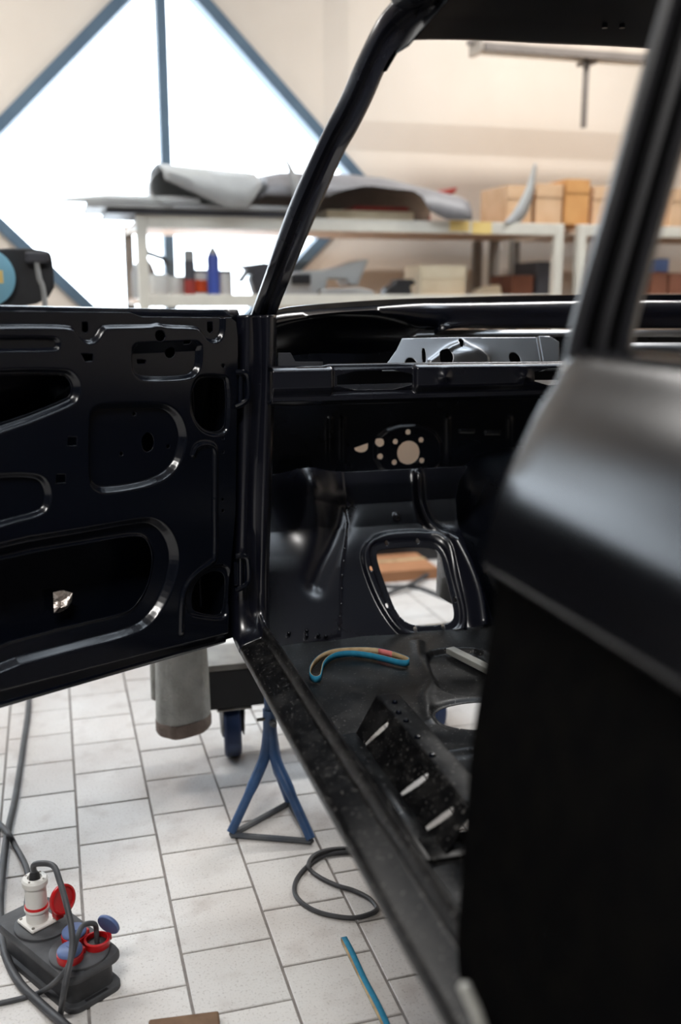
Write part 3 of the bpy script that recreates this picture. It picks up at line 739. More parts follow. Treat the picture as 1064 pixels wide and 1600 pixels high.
hpanel('firewall', np.concatenate([np.arange(.355, 1.2, .0021), np.arange(1.2, 1.83, .01)]), np.arange(Z0F - .004, Z1F + .004, .0021), fire_h, fire_keep, lambda U, V, Hh: (U, YF - Hh, V), M_paint, car)

# ---- toe board with the pedal opening --------------------------------------------
ZF = .535
def c6(x, y): return (380 + x * .39474, 720 + y * .39474)
tz = [ZF - .01, ZF, .56, .60, .65, .70, .75, .80, .876, 1.0]; ty = [2.07, 2.08, 2.102, 2.139, 2.184, 2.228, 2.270, 2.304, 2.340, 2.36]
tfn = lambda X, z: float(np.interp(z, tz, ty))
def tq(x, y): p = hitY(*c6(x, y), tfn); return (float(p[0]), float(p[2]))
hole = chaikin([tq(*q) for q in [(518, 372), (545, 352), (735, 342), (778, 372), (800, 470), (832, 590), (830, 632), (795, 650), (690, 657), (640, 642), (602, 600), (570, 520)]], 2)
ring = chaikin([tq(*q) for q in [(466, 390), (485, 335), (535, 295), (620, 282), (740, 282), (800, 318), (830, 400), (858, 520), (878, 620), (860, 700), (640, 700), (580, 640), (520, 540)]], 2)
rsz = .0052
th = [circle(tq(*q), rsz * .8, rsz * 1.0, 12) for q in [(565, 328), (687, 320), (502, 430), (565, 576), (836, 552), (678, 668), (788, 660)]]
seam = [tq(*q) for q in [(420, 185), (415, 245), (404, 330), (390, 450), (385, 560), (380, 690)]]
welds = [tq(*q) for q in [(419, 186), (414, 245), (408, 297), (401, 346), (397, 396), (391, 452), (389, 505), (388, 565), (383, 615), (380, 666)]]
vridge = catmull([tq(*q) for q in [(395, 190), (380, 245), (350, 320), (325, 380), (300, 440), (285, 480)]], 4)
bl1 = tq(250, 130); bl2 = tq(180, 330)
def toe_keep(U, V):
    d = np.maximum(np.maximum(.372 - U, U - 1.06), np.maximum(ZF - .004 - V, V - .876))
    d = np.maximum(d, -sdf(hole, U, V))
    for q in th: d = np.maximum(d, -sdf(q, U, V))
    return d
def toe_h(U, V):
    h = .055 * np.exp(-(((U - bl1[0]) / .055) ** 2 + ((V - bl1[1]) / .085) ** 2))
    h += .022 * step(sdf([(.3, .5), seam[-1], seam[3], seam[1], (seam[0][0], 1.1), (.3, 1.1)], U, V), .010) * .15
    h -= .013 * np.exp(-(pathdist(vridge, U, V) / .024) ** 2)
    h += .010 * step(sdf(ring, U, V), .012) - .006 * step(sdf(hole, U, V) - .018, .01)
    h += .0025 * np.exp(-(sdf(ring, U, V) / .004) ** 2)
    r1 = [tq(*q) for q in [(835, 330), (880, 420), (915, 520), (935, 640)]]
    h += .035 * np.exp(-(pathdist(catmull(r1, 4), U, V) / .022) ** 2)
    r2 = [tq(*q) for q in [(690, 60), (700, 180), (740, 260), (800, 300)]]
    h += .014 * np.exp(-(pathdist(catmull(r2, 4), U, V) / .012) ** 2)
    s_ = tq(605, 222); h += .005 * np.exp(-(((U - s_[0]) ** 2 + (V - s_[1]) ** 2) / .006 ** 2))
    return h
hpanel('toe_board', np.arange(.370, 1.062, .0019), np.arange(ZF - .006, .88, .0019), toe_h, toe_keep, lambda U, V, Hh: (U, np.interp(V, tz, ty) - Hh * .85, V + Hh * .5), M_toe, car)
for w in welds:
    MB().lathe([(.0034, -.002), (.0032, .0004), (.002, .0016), (0, .002)], 10, Matrix.Translation((w[0], tfn(*w) - float(toe_h(np.array([w[0]]), np.array([w[1]]))[0]) * .85, w[1])) @ Matrix.Rotation(math.radians(48), 4, 'X')).build('spot_weld', M_toe, car)
# studs along the foot of the toe board
for q in [(175, 678), (245, 668), (245, 688), (290, 685), (320, 690), (840, 690), (870, 660), (930, 665)]:
    p = hitY(*c6(*q), tfn); MB().lathe([(.0045, 0), (.0045, .006), (.003, .009), (0, .0095)], 10, Matrix.Translation(Vector(p) + Vector((0, -.012, 0))) @ Matrix.Rotation(math.radians(50), 4, 'X')).build('stud', M_gloss, car)

# ---- transmission tunnel -----------------------------------------------------------
rows = []
for Y, w, hgt in ((2.36, .25, .385), (2.3, .25, .38), (2.15, .225, .34), (1.95, .19, .27), (1.6, .155, .22), (1.0, .145, .20), (.2, .14, .19)):
    r = []
    for a in np.linspace(0, math.pi, 17):
        c_, s_ = math.cos(a), math.sin(a)
        r.append((1.20 - w * math.copysign(abs(c_) ** .6, c_), Y, ZF - .002 + hgt * abs(s_) ** .6))
    rows.append(r)
fine = [catmull(l, 5) for l in zip(*rows)]
MB().loft([list(r) for r in zip(*fine)]).build('tunnel', M_paint, car, thick=.0015, angle=80)

# ---- floor pan ---------------------------------------------------------------------
def c7(x, y): return (380 + x * .39474, 960 + y * .39474)
def gq(x, y): p = oz(*c7(x, y), ZF); return (float(p[0]), float(p[1]))
ZB = .605     # top of the seat mount
def bq(x, y, z): p = oz(*c7(x, y), z); return (float(p[0]), float(p[1]))
e_l, e_r, e_t, e_b = gq(742, 385), gq(1090, 400), gq(900, 340), gq(900, 455)
ell = circle(((e_l[0] + e_r[0]) / 2, (e_t[1] + e_b[1]) / 2), (e_r[0] - e_l[0]) / 2, (e_t[1] - e_b[1]) / 2, 36)
tl, tr = bq(548, 350, ZB), bq(640, 345, ZB); br_ = bq(830, 615, ZB)
X0b, X1b = tl[0], tr[0]; Yf, Yn = tl[1], bq(872, 672, ZB)[1]
XL = gq(620, 725)[0]          # foot of the sloping outer face
YnB = gq(785, 975)[1]
Yfl = Yf + .03
openr = [(XL + .006, YnB + .05), (X1b - .004, YnB + .05), (X1b - .004, Yfl + .07), (X0b, Yfl + .07), (XL + .006, Yfl - .004)]
rib1 = chaikin([gq(*q) for q in [(720, 150), (800, 135), (980, 135), (1010, 320), (790, 315), (745, 230)]], 2)
ribln = catmull([gq(*q) for q in [(690, 110), (700, 180), (740, 260), (720, 330), (745, 420)]], 4)
wv = catmull([gq(*q) for q in [(790, 560), (850, 555), (940, 540)]], 4)
def fp_keep(U, V):
    d = np.maximum(np.maximum(.40 - U, U - 1.06), np.maximum(.2 - V, V - 2.10))
    for q in (ell, openr): d = np.maximum(d, -sdf(q, U, V))
    return d
def fp_h(U, V):
    h = -.012 * step(sdf(rib1, U, V), .012) + .006 * np.exp(-(pathdist(ribln, U, V) / .012) ** 2) - .006 * np.exp(-((sdf(ell, U, V) - .004) / .008) ** 2)
    h += .01 * np.exp(-(pathdist(wv, U, V) / .012) ** 2)
    h += .0012 * np.sin(U * 42 + 1.3 * np.sin(V * 17)) * np.sin(V * 31)
    return h
hpanel('floor_pan', np.concatenate([np.arange(.396, 1.062, .0026)]), np.concatenate([np.arange(.2, .9, .02), np.arange(.9, 2.102, .0026)]), fp_h, fp_keep, lambda U, V, Hh: (U, V, ZF + Hh), M_dusty, car)
MB().box((1.34, .2, ZF - .001), (1.80, 2.10, ZF + .001)).build('passenger_floor_pan', M_dusty, car, smooth=False)
MB().box((1.80, .2, ZF), (1.81, 2.45, .95)).build('passenger_side_wall', M_paint, car, smooth=False)

# ---- seat mount with slotted outer face ----------------------------------------------
sl = []   # slots on the sloping face: (y centre)
W = X1b - X0b
def face(t, y):  # sloping outer face, t=0 at floor, 1 at top edge
    return (XL + (X0b - XL) * t, y, ZF + .002 + (ZB - ZF - .002) * t)
def face_hit(x, y):
    p0 = face(0, 0); p1 = face(1, 0); n_ = np.cross(np.array(p1) - np.array(p0), [0, 1, 0]); p = opl(*c7(x, y), p0, n_)
    t = (p[2] - ZF - .002) / (ZB - ZF - .002); return (float(t) * math.hypot(X0b - XL, ZB - ZF - .002), float(p[1]))
Lf = math.hypot(X0b - XL, ZB - ZF - .002)
def mp_face(U, V, Hh):
    t = U / Lf; return XL + (X0b - XL) * t - Hh * .7, V, ZF + .002 + (ZB - ZF - .002) * t + Hh * .7
slots = []
for a, b in (((478, 518), (572, 436)), ((622, 712), (728, 640)), ((716, 852), (828, 776))):
    A, B = np.array(face_hit(*a)), np.array(face_hit(*b)); d = (B - A) / np.linalg.norm(B - A); n_ = np.array([-d[1], d[0]]); w = .0075
    slots.append([A + n_ * w * .6, B + n_ * w, B + d * .004, B - n_ * w, A - n_ * w * .6, A - d * .003])
def sm_keep(U, V):
    d = np.maximum(np.maximum(-U, U - Lf), np.maximum(YnB - .0 - V, V - Yfl))
    for q in slots: d = np.maximum(d, -sdf(chaikin(q, 1), U, V))
    return d
mnt = part_empty('seat_mount', car)
hpanel('slotted_face', np.arange(-.002, Lf + .002, .0022), np.arange(YnB - .003, Yfl + .003, .0022), lambda U, V: .0008 * np.sin(V * 60), sm_keep, mp_face, M_dusty, mnt)
mb = MB(); mb.loft([[(X0b - .001, y, ZB), (X0b + .005, y, ZB + .002), (X1b - .005, y, ZB + .002), (X1b, y, ZB), (X1b + .002, y, ZF)] for y in np.linspace(YnB, Yfl, 12)])
mb.build('top_rail', M_dusty, mnt, thick=.0015)
mb = MB(); mb.add([(X0b, Yfl + .0, ZB), (X1b, Yfl, ZB), (X1b, Yfl, ZB - .02), (X0b - .004, Yfl, ZB - .02)], [(0, 1, 2, 3)]); mb.build('end_lip', M_dusty, mnt, thick=.0015)
mb = MB(); mb.loft([[(XL - .03, y, ZF + .004), (XL, y, ZF + .005)] for y in (YnB, (YnB + Yfl) / 2, Yfl)]); mb.build('foot_flange', M_dusty, mnt, thick=.0015)
mb = MB(); mb.add([(XL - .02, YnB - .005, ZF + .006), (X1b + .02, YnB - .005, ZF + .006), (X1b + .02, YnB + .05, ZF + .008), (XL - .02, YnB + .05, ZF + .008)], [(0, 1, 2, 3)]); mb.build('end_flange', M_dusty, mnt, thick=.003)
for q in [(615, 393), (645, 425), (690, 490), (748, 562), (600, 352)]:
    p = oz(*c7(*q), ZB + .002); MB().lathe([(.0055, 0), (.0055, .002), (.0042, .005), (0, .006)], 12, Matrix.Translation(p)).build('rivet', M_gloss, mnt)

# ---- front wing and engine bay sides (seen only past the pillar) ------------------------
rows = []
for y in np.linspace(2.05, 3.5, 10):
    q = (y - 2.05) / 1.45
    rows.append([(.46, y, 1.235 - .10 * q), (.40, y, 1.24 - .10 * q), (.36, y, 1.225 - .10 * q), (.335, y, 1.18 - .08 * q), (.325, y, 1.0), (.335, y, .8), (.35, y, .62)])
MB().loft(rows).build('front_wing', M_near, car, thick=.0015)
MB().box((.44, 2.46, .60), (.50, 3.5, .70)).build('chassis_rail', M_paint, car, smooth=False)
MB().box((.42, 2.22, .530), (.50, 2.50, .60)).build('jacking_box', M_paint, car, smooth=False)

# ---- centre pillar and rear side panel (close to the camera) ----------------------------
bl, br2 = [(871, 585), (880, 560), (892, 500), (962, 250), (1032, 0), (1060, -100)], [(975, 600), (985, 560), (1004, 470), (1066, 250), (1140, 0), (1172, -100)]
rows = []
fr = [0, .05, .16, .27, .31, .46, .50, .61, .66, .78, .82, .94, 1.0]
dp = [.014, 0, 0, .004, .030, .030, .003, .003, .028, .028, .004, .002, .018]
for a, b in zip(bl, br2):
    r = []
    for f, d in zip(fr, dp): r.append(oy(a[0] + (b[0] - a[0]) * f, a[1] + (b[1] - a[1]) * f, .855 - .05 * f + d))
    r.append(oy(b[0], b[1], .88)); r.append(oy(a[0] + 6, a[1], .92))
    rows.append(r)
fine = [catmull(l, 3) for l in zip(*rows)]
MB().loft([list(r) for r in zip(*fine)], closed=True, caps=True).build('centre_pillar', M_pillar, car, angle=30)
for px, py in [(885, 576), (937, 566), (962, 564)]:
    p = oy(px, py, .845); MB().lathe([(.0, -.006), (.005, -.003), (.006, 0), (.004, .004), (0, .006)], 10, Matrix.Translation(p)).build('pale_bead', M_bare, car)  # small pale beads added at the foot of the pillar
prof = [(.60, 1.238), (.52, 1.250), (.486, 1.2525), (.476, 1.250), (.467, 1.242), (.4535, 1.22), (.4345, 1.19), (.4145, 1.15), (.4055, 1.13), (.3985, 1.11), (.3945, 1.09), (.3925, 1.07), (.3905, 1.060), (.3892, 1.055), (.3890, 1.051), (.3915, 1.046), (.3965, 1.040)]
prof2 = [(.3965, 1.040), (.399, 1.033), (.400, 1.0), (.390, .93), (.381, .86), (.376, .75), (.372, .64), (.380, .58), (.40, .565)]
for nm, pr, m_ in (('rear_side_panel', prof, M_near), ('lower_side_panel', prof2, M_matte)):
    pf = catmull([(x, 0, z) for x, z in pr], 4)
    rows = []
    for y, dx in ((.842, .06), (.850, .02), (.852, .008), (.848, .002), (.838, 0), (.80, 0), (.6, 0), (.3, -.004), (0, -.010), (-.4, -.02), (-.8, -.02)):
        rows.append([(p[0] + dx, y, p[2]) for p in pf])
    MB().loft(rows).build(nm, m_, car, thick=.0012, angle=60)
# pale strip added at the rear end of the sill
MB().tube(catmull([oy(722, 1535, .70), oy(733, 1558, .695), oy(745, 1585, .69), oy(760, 1630, .685)], 4), [.002] + [.0055] * 12, 8).build('pale_strip', M_alu, car)
# inner side of the rear quarter, closes the cabin behind the camera side
MB().box((.62, -.8, ZF), (.63, .7, 1.22)).build('inner_quarter', M_paint, car, smooth=False)

# ================================================================== THINGS ON THE FLOOR
# ---- jack stand
jc = oz(424, 1283); jx, jy = float(jc[0]), float(jc[1])
js = thing('jack_stand', 'blue steel jack stand with a three-legged base under the car', 'jack stand', (jx, jy, 0))
topz = .528
k1 = oz(361, 1302, .012); k2 = oz(486, 1312, .012); k3 = oz(452, 1252, .012)
hub = Vector((jx + .002, jy + .01, .20))
for kk in (k1, k2, k3):
    d = Vector(kk) - hub; d.z = 0; dn = d.normalized()
    MB().tube(catmull([hub + dn * .004 + Vector((0, 0, .05)), hub + dn * .018 - Vector((0, 0, .02)), hub + d * .45 - Vector((0, 0, .085)), Vector(kk) + Vector((0, 0, .002))], 5), [.0145] * 11 + [.012] * 5, 10).build('leg', M_standblue, js)
for a, b in ((k1, k2), (k2, k3), (k3, k1)):
    MB().tube([Vector(a) - Vector((0, 0, .004)), Vector(b) - Vector((0, 0, .004))], .0075, 8).build('base_bar', M_standgrey, js)
MB().tube([hub + Vector((0, 0, .0)), hub + Vector((0, 0, .10))], .0175, 16).build('outer_tube', M_standblue, js)
MB().tube([hub + Vector((0, 0, .09)), Vector((hub.x, hub.y, topz - .02))], .0135, 16).build('inner_tube', M_standblue, js)
MB().box((hub.x - .035, hub.y - .03, topz - .02), (hub.x + .035, hub.y + .03, topz)).build('saddle', M_standblue, js, bevel=.003, smooth=False)
MB().tube([hub + Vector((-.034, -.006, .078)), hub + Vector((.03, -.006, .078))], .0045, 10).build('pin', M_galv, js)
MB().lathe([(.0, 0), (.010, 0), (.010, .006), (.006, .008), (.006, .02), (0, .02)], 8, Matrix.Translation(hub + Vector((.004, -.015, .07))) @ Matrix.Rotation(math.radians(90), 4, 'X')).build('lock_bolt', M_standgrey, js)

# ---- wheeled dolly beam behind the stand, with a swivel caster
cw = oz(364, 1178); cx, cy = float(cw[0]), float(cw[1])
dl = thing('wheeled_dolly', 'dark steel dolly beam on a blue swivel caster under the car', 'dolly', (cx, cy, 0))
zb0 = oy(365, 1100, cy - .02)[2]; zb1 = oy(365, 1046, cy - .05)[2]
MB().box((cx - .09, cy - .05, zb0), (cx + .75, cy + .06, zb1)).build('beam', M_beam, dl, bevel=.004, smooth=False)
MB().box((cx - .09, cy - .055, zb1), (cx + .75, cy + .12, zb1 + .018)).build('top_plate', M_galv, dl, bevel=.003, smooth=False)
cas = part_empty('caster', dl)
wr = zb0 / 2 - .004
MB().lathe([(0, -.022), (wr * .55, -.022), (wr * .6, -.024), (wr - .006, -.024), (wr, -.017), (wr, .017), (wr - .006, .024), (wr * .6, .024), (wr * .55, .022), (0, .022)], 32, Matrix.Translation((cx, cy, wr)) @ Matrix.Rotation(math.radians(-8), 4, 'Z') @ Matrix.Rotation(math.radians(90), 4, 'Y')).build('wheel', M_wheel, cas)
for s_ in (-1, 1):
    MB().add([(cx + s_ * .030, cy - .022, wr - .012), (cx + s_ * .030, cy + .014, wr - .012), (cx + s_ * .030, cy + .05, zb0 - .008), (cx + s_ * .030, cy - .04, zb0 - .008)], [(0, 1, 2, 3)]).build('fork', M_galv if s_ > 0 else M_beam, cas, thick=.003, smooth=False)
MB().box((cx - .05, cy - .05, zb0 - .008), (cx + .05, cy + .055, zb0 - .001)).build('mounting_plate', M_galv, cas, smooth=False, bevel=.002)
MB().lathe([(.018, 0), (.030, .006), (.030, .012), (.018, .014)], 20, Matrix.Translation((cx, cy, zb0 - .022))).build('swivel_head', M_galv, cas)
MB().tube([(cx - .034, cy, wr), (cx + .036, cy, wr)], .006, 8).build('axle', M_galv, cas)
for s_ in (.62,):
    MB().lathe([(0, -.017), (wr - .006, -.019), (wr, -.012), (wr, .012), (wr - .006, .019), (0, .017)], 24, Matrix.Translation((cx + s_, cy, wr)) @ Matrix.Rotation(math.radians(90), 4, 'Y')).build('fixed_wheel', M_wheel, dl)
    MB().box((cx + s_ - .03, cy - .03, wr), (cx + s_ + .03, cy + .03, zb0)).build('fixed_fork', M_galv, dl, smooth=False)

# ---- grey felt cloth hanging over the beam end
Yc = cy - .13
def hq(px, py): return oy(px, py, Yc)
clo = thing('felt_cloth', 'grey felt cloth with a brown stitched hem hanging beside the caster', 'cloth', (float(hq(288, 1100)[0]), Yc, 0))
sec = []
zs = np.linspace(0, 1, 15)
topz_c = .66; botz = hq(290, 1140)[2]
cxm = (hq(247, 1100)[0] + hq(327, 1100)[0]) / 2; hw = (hq(327, 1100)[0] - hq(247, 1100)[0]) / 2
def cloth_ring(t, extra=0):
    z = topz_c + (botz - topz_c) * t; r = []
    for k in range(40):
        a = 2 * math.pi * k / 40
        fold = 1 + .07 * math.sin(3 * a + .6) + .04 * math.sin(7 * a + t * 2)
        w = hw * (1.0 - .08 * math.cos(t * 3.0)) 
        x = cxm + w * math.copysign(abs(math.cos(a)) ** .8, math.cos(a)) * (1 if abs(math.cos(a)) > .5 else fold) ; y = Yc + .02 + (.075 + extra) * math.sin(a) * fold
        r.append((x, y, z + .008 * math.sin(a + 2.4) * t))
    return r
rr = [cloth_ring(t) for t in zs]
MB().loft(rr, closed=True, caps=True).build('cloth_body', M_felt, clo)
hr = [[(x, y, z + .034) for x, y, z in cloth_ring(1, .003)], [(cxm + (x - cxm) * 1.02, y, z + .030) for x, y, z in cloth_ring(1, .004)], [(cxm + (x - cxm) * 1.02, y, z + .004) for x, y, z in cloth_ring(1, .004)], [(cxm + (x - cxm) * .96, y, z - .004) for x, y, z in cloth_ring(1, 0)]]
MB().loft(hr, closed=True, caps=True).build('hem', M_hem, clo)
MB().loft([[(cxm - hw + .006 + .018 * math.cos(a) , Yc + .07 + .02 * math.sin(a), topz_c + (zb0 + .06 - topz_c) * t) for a in np.linspace(0, 2 * math.pi, 14)[:-1]] for t in np.linspace(0, 1, 5)], closed=True, caps=True).build('rear_fold', M_felt, clo)

# ---- cable loop under the sill
def r3(x, y, z=.006): return oz(400 + x * .33835, 1300 + y * .33835, z)
pts = [(620, 60), (480, 78), (405, 76), (320, 86), (262, 114), (242, 155), (262, 186), (310, 218), (380, 249), (450, 270), (520, 305), (552, 338), (556, 360), (520, 380), (450, 396), (370, 389), (290, 370), (222, 335), (182, 290), (180, 240), (208, 188), (262, 138), (325, 106), (420, 94), (560, 92)]
p3 = [r3(*q, .006 + (.010 if 3 <= i <= 5 else 0)) for i, q in enumerate(pts)]
tag(MB().tube(catmull(p3, 5), .0052, 8).build('coiled_cable', M_cable, None), 'thin black cable looped on the floor beside the sill', 'cable')

# ---- sanding belts
def ribbon_thing(name, label, path, width_vec, nfaces=None, splice=None):
    t = thing(name, label, 'sanding belt', tuple(path[0]), 'blue sanding belts')
    P = [Vector(p) for p in path]; n = len(P); w = Vector(width_vec)
    cen = sum(P, Vector()) / n
    outr, inr = [], []
    for i in range(n):
        tg = (P[(i + 1) % n] - P[i - 1]).normalized(); nr = tg.cross(w).normalized()
        outr.append(P[i] + nr * .0006); inr.append(P[i] - nr * .0006)
    for nm, L_, m_ in (('abrasive_face', outr, M_belt), ('cloth_backing', inr, M_tan)):
        mb = MB(); mb.loft([[tuple(p), tuple(p + w)] for p in L_ + [L_[0]]]); mb.build(nm, m_, t, thick=.0008)
    if splice:
        a, b = splice
        MB().loft([[tuple(p), tuple(p + w * 1.01)] for p in [q + (q - cen).normalized() * 0 for q in [P[i] - (P[(i + 1) % n] - P[i - 1]).normalized().cross(w).normalized() * .0014 for i in range(a, b)]]]).build('splice', M_pink, t, thick=.0006)
    return t
bp = [(286, 270), (270, 262), (264, 245), (272, 218), (300, 186), (350, 163), (430, 154), (520, 156), (590, 170), (640, 188), (656, 198), (645, 205), (612, 202), (560, 189), (500, 175), (430, 167), (375, 172), (340, 188), (318, 212), (311, 240), (304, 264)]
path = catmull([oz(*c7(x, y), ZF + .004) for x, y in bp[::-1]], 5, closed=True)
ribbon_thing('sanding_belt', 'blue sanding belt curled in a loop on the bare car floor', path, (0, 0, .014), splice=(60, 65))
a = oz(538, 1474); b = oz(612, 1625)
a = np.array([a[0], a[1]]); b = np.array([b[0], b[1]]); d = (b - a) / np.linalg.norm(b - a); n_ = np.array([-d[1], d[0]])
Ln = np.linalg.norm(b - a) + .12; lp = []
for k in range(16): lp.append((Ln * k / 15, .013 + .002 * math.sin(k)))
for k in range(1, 6): an = math.pi / 2 - math.pi * k / 6; lp.append((Ln + .006 * math.cos(an), .007 + .006 * math.sin(an)))
for k in range(16): lp.append((Ln * (15 - k) / 15, .0012))
for k in range(1, 6): an = -math.pi / 2 - math.pi * k / 6; lp.append((.006 * math.cos(an), .007 + .006 * math.sin(an)))
wv_ = n_ * .0115
path = [(a[0] + d[0] * u + wv_[0] * -.5, a[1] + d[1] * u - wv_[1] * .5, z) for u, z in lp]
ribbon_thing('sanding_belt', 'flat blue sanding belt lying straight on the floor tiles', path, (wv_[0], wv_[1], .0))

# ---- aluminium strip and wood block
p0, p1 = oz(*c7(818, 122), ZF + .014), oz(*c7(985, 205), ZF + .014)
dd = Vector(p1 - p0).normalized(); nn = Vector((-dd.y, dd.x, 0)) * .011
v = []
for p, e in ((Vector(p0), 0), (Vector(p1) + dd * .12, 0)):
    for s_ in (-1, 1):
        for z in (ZF - .004, ZF + .010): v.append((p.x + nn.x * s_, p.y + nn.y * s_, z))
tag(MB().add(v, [(0, 1, 3, 2), (4, 6, 7, 5), (0, 4, 5, 1), (2, 3, 7, 6), (1, 5, 7, 3), (0, 2, 6, 4)]).build('metal_strip', M_alu, None, smooth=False, bevel=.002), 'pale metal strip lying in the footwell near the tunnel', 'strip')
q0, q1 = oz(232, 1592, .03), oz(342, 1578, .03)
dd = Vector(q1 - q0).normalized(); ang = math.atan2(dd.y, dd.x); L_ = (Vector(q1) - Vector(q0)).length
Mx = Matrix.Translation((q0[0], q0[1], 0)) @ Matrix.Rotation(ang, 4, 'Z')
tag(MB().box((0, -.09, 0), (L_, 0, .03), M=Mx).build('wood_block', M_wood, None, smooth=False, bevel=.004), 'worn brown wooden block on the tiles at the front edge', 'block')

# ---- power distributor -----------------------------------------------------------------
pa, pb = oz(14, 1440, .105), oz(193, 1500, .105)
BC = Vector((-.052, 1.822, 0)); BA = math.radians(-59); BS = .80
box = thing('power_distributor', 'black rubber power distributor with red and blue sockets on the tiles', 'power distributor', tuple(BC))
BM = Matrix.Translation(BC) @ Matrix.Rotation(BA, 4, 'Z') @ Matrix.Scale(BS, 4)
def rrect(lx, ly, r, n=5):
    out = []
    for sx, sy_, a0 in ((1, 1, 0), (-1, 1, 90), (-1, -1, 180), (1, -1, 270)):
        for k in range(n + 1):
            a = math.radians(a0 + 90 * k / n); out.append((sx * (lx - r) + r * math.cos(a), sy_ * (ly - r) + r * math.sin(a)))
    return out
LX, LY = .175, .078
def slab(poly_s, z):
    return [tuple(BM @ Vector((x, y, z))) for x, y in poly_s]
MB().loft([slab(rrect(LX, LY * .95, .03), 0.0), slab(rrect(LX, LY * .95, .03), .012), slab(rrect(LX * .99, LY * .94, .03), .014)], closed=True, caps=True).build('base_plate', M_rubber, box, angle=50)
MB().loft([slab(rrect(LX * .90, LY * .80, .025), .012), slab(rrect(LX * .88, LY * .82, .025), .07), slab(rrect(LX * .90, LY * .86, .025), .076)], closed=True, caps=True).build('body', M_rubber, box, angle=50)
MB().loft([slab(rrect(LX * .98, LY * .98, .035), .074), slab(rrect(LX, LY, .035), .078), slab(rrect(LX, LY, .035), .088), slab(rrect(LX * .97, LY * .95, .03), .095)], closed=True, caps=True).build('top_cover', M_rubber, box, angle=50)
for ux in (-.060, .100):
    MB().lathe([(.071, .092), (.071, .101), (.067, .104)], 36, BM @ Matrix.Translation((ux, 0, 0))).build('turret_disc', M_rubber, box, angle=50)
MB().box((LX * .92, -.03, .09), (LX * .965, .03, .0962), M=BM).build('dark_carry_block', M_blackp, box, smooth=False, bevel=.002)  # black blocks, here and below, stand in for shaded open slots
MB().box((LX * .92, -.03, .0135), (LX * .965, .03, .0150), M=BM).build('dark_base_block', M_blackp, box, smooth=False)
# industrial socket with its red flap
soc = part_empty('industrial_socket', box)
SM = BM @ Matrix.Translation((-.066, -.012, .104))
MB().box((-.037, -.037, 0), (.037, .037, .010), M=SM).build('flange', M_white, soc, smooth=False, bevel=.004)
for sx in (-1, 1):
    for sy_ in (-1, 1):
        MB().lathe([(.004, .010), (.004, .012), (0, .0125)], 8, SM @ Matrix.Translation((sx * .029, sy_ * .029, 0))).build('screw', M_galv, soc)
MB().lathe([(.027, .010), (.027, .038), (.030, .040), (.030, .046)], 28, SM).build('collar', M_white, soc, angle=50)
lidM = BM @ Matrix.Translation((-.022, .034, .166)) @ Matrix.Rotation(math.radians(8), 4, 'Z') @ Matrix.Rotation(math.radians(78), 4, 'Y')
MB().lathe([(0, -.006), (.034, -.006), (.037, -.002), (.037, .006), (.032, .008), (.030, .003), (0, .002)], 28, lidM).build('red_flap', M_red, soc, angle=50)
MB().box((-.040, .012, .118), (-.016, .034, .140), M=BM).build('flap_hinge', M_red, soc, smooth=False, bevel=.003)
# plug in it
PM = SM
plug = thing('power_plug', 'white industrial plug with a red ring standing in the distributor', 'plug', tuple(SM.translation))
MB().lathe([(.029, .0462), (.029, .050), (.028, .052)], 28, PM).build('red_ring', M_red, plug, angle=50)
MB().lathe([(.0265, .052), (.026, .105), (.031, .107), (.032, .120), (.028, .125), (.018, .126), (.016, .119), (0, .119)], 28, PM).build('plug_body', M_white, plug, angle=40)
for k in range(4):
    a = k * math.pi / 2 + .5; MB().lathe([(.003, .1245), (.003, .1265), (0, .127)], 8, PM @ Matrix.Translation((.0245 * math.cos(a), .0245 * math.sin(a), 0))).build('screw', M_galv, plug)
MB().lathe([(.014, .119), (.012, .135), (.009, .140)], 16, PM).build('cable_gland', M_blackp, plug)
pt = PM @ Vector((0, 0, .135))
tipp = [pt, pt + Vector((.002, -.004, .022)), oy(82, 1352, pt.y - .025), oy(93, 1376, 1.80), oy(103, 1410, 1.755), oy(110, 1440, 1.725), oy(113, 1470, 1.695), oy(110, 1500, 1.665), oy(104, 1528, 1.645), oy(99, 1556, 1.635), oz(94, 1590, .008), oz(88, 1640, .006)]
MB().tube(catmull([tuple(p) for p in tipp], 5), .0058, 10).build('plug_cable', M_cable, plug)
# three household sockets
for k, (ux, uy, op) in enumerate(((.062, .012, False), (.116, -.034, False), (.118, .038, True))):
    s_ = part_empty('household_socket', box)
    T = BM @ Matrix.Translation((ux, uy, .103))
    MB().lathe([(.030, 0), (.031, .008), (.031, .018), (.027, .020), (.025, .019), (.024, .004), (0, .004)], 28, T).build('socket_ring', M_red, s_, angle=50)
    MB().lathe([(0, .0045), (.0235, .0045), (.0235, .008), (.021, .0085)], 24, T).build('socket_insert', M_blackp, s_)
    if op:
        LM = T @ Matrix.Translation((.004, .030, .040)) @ Matrix.Rotation(math.radians(20), 4, 'Z') @ Matrix.Rotation(math.radians(-72), 4, 'X')
    else:
        LM = T @ Matrix.Translation((0, 0, .021)) @ Matrix.Rotation(math.radians(6), 4, 'X')
    MB().lathe([(0, -.001), (.028, -.001), (.0295, .001), (.0295, .006), (.026, .0095), (0, .0105)], 28, LM).build('blue_lid', M_bluelid, s_, angle=50)
    if not op: MB().box((-.010, -.0015, .0105), (.010, .0015, .0125), M=LM).build('lid_rib', M_bluelid, s_, smooth=False)
    MB().box((-.008, .026, 0), (.008, .038, .016), M=T).build('lid_hinge', M_red, s_, smooth=False, bevel=.002)
sk = BM @ Vector((.118, .038, .110))
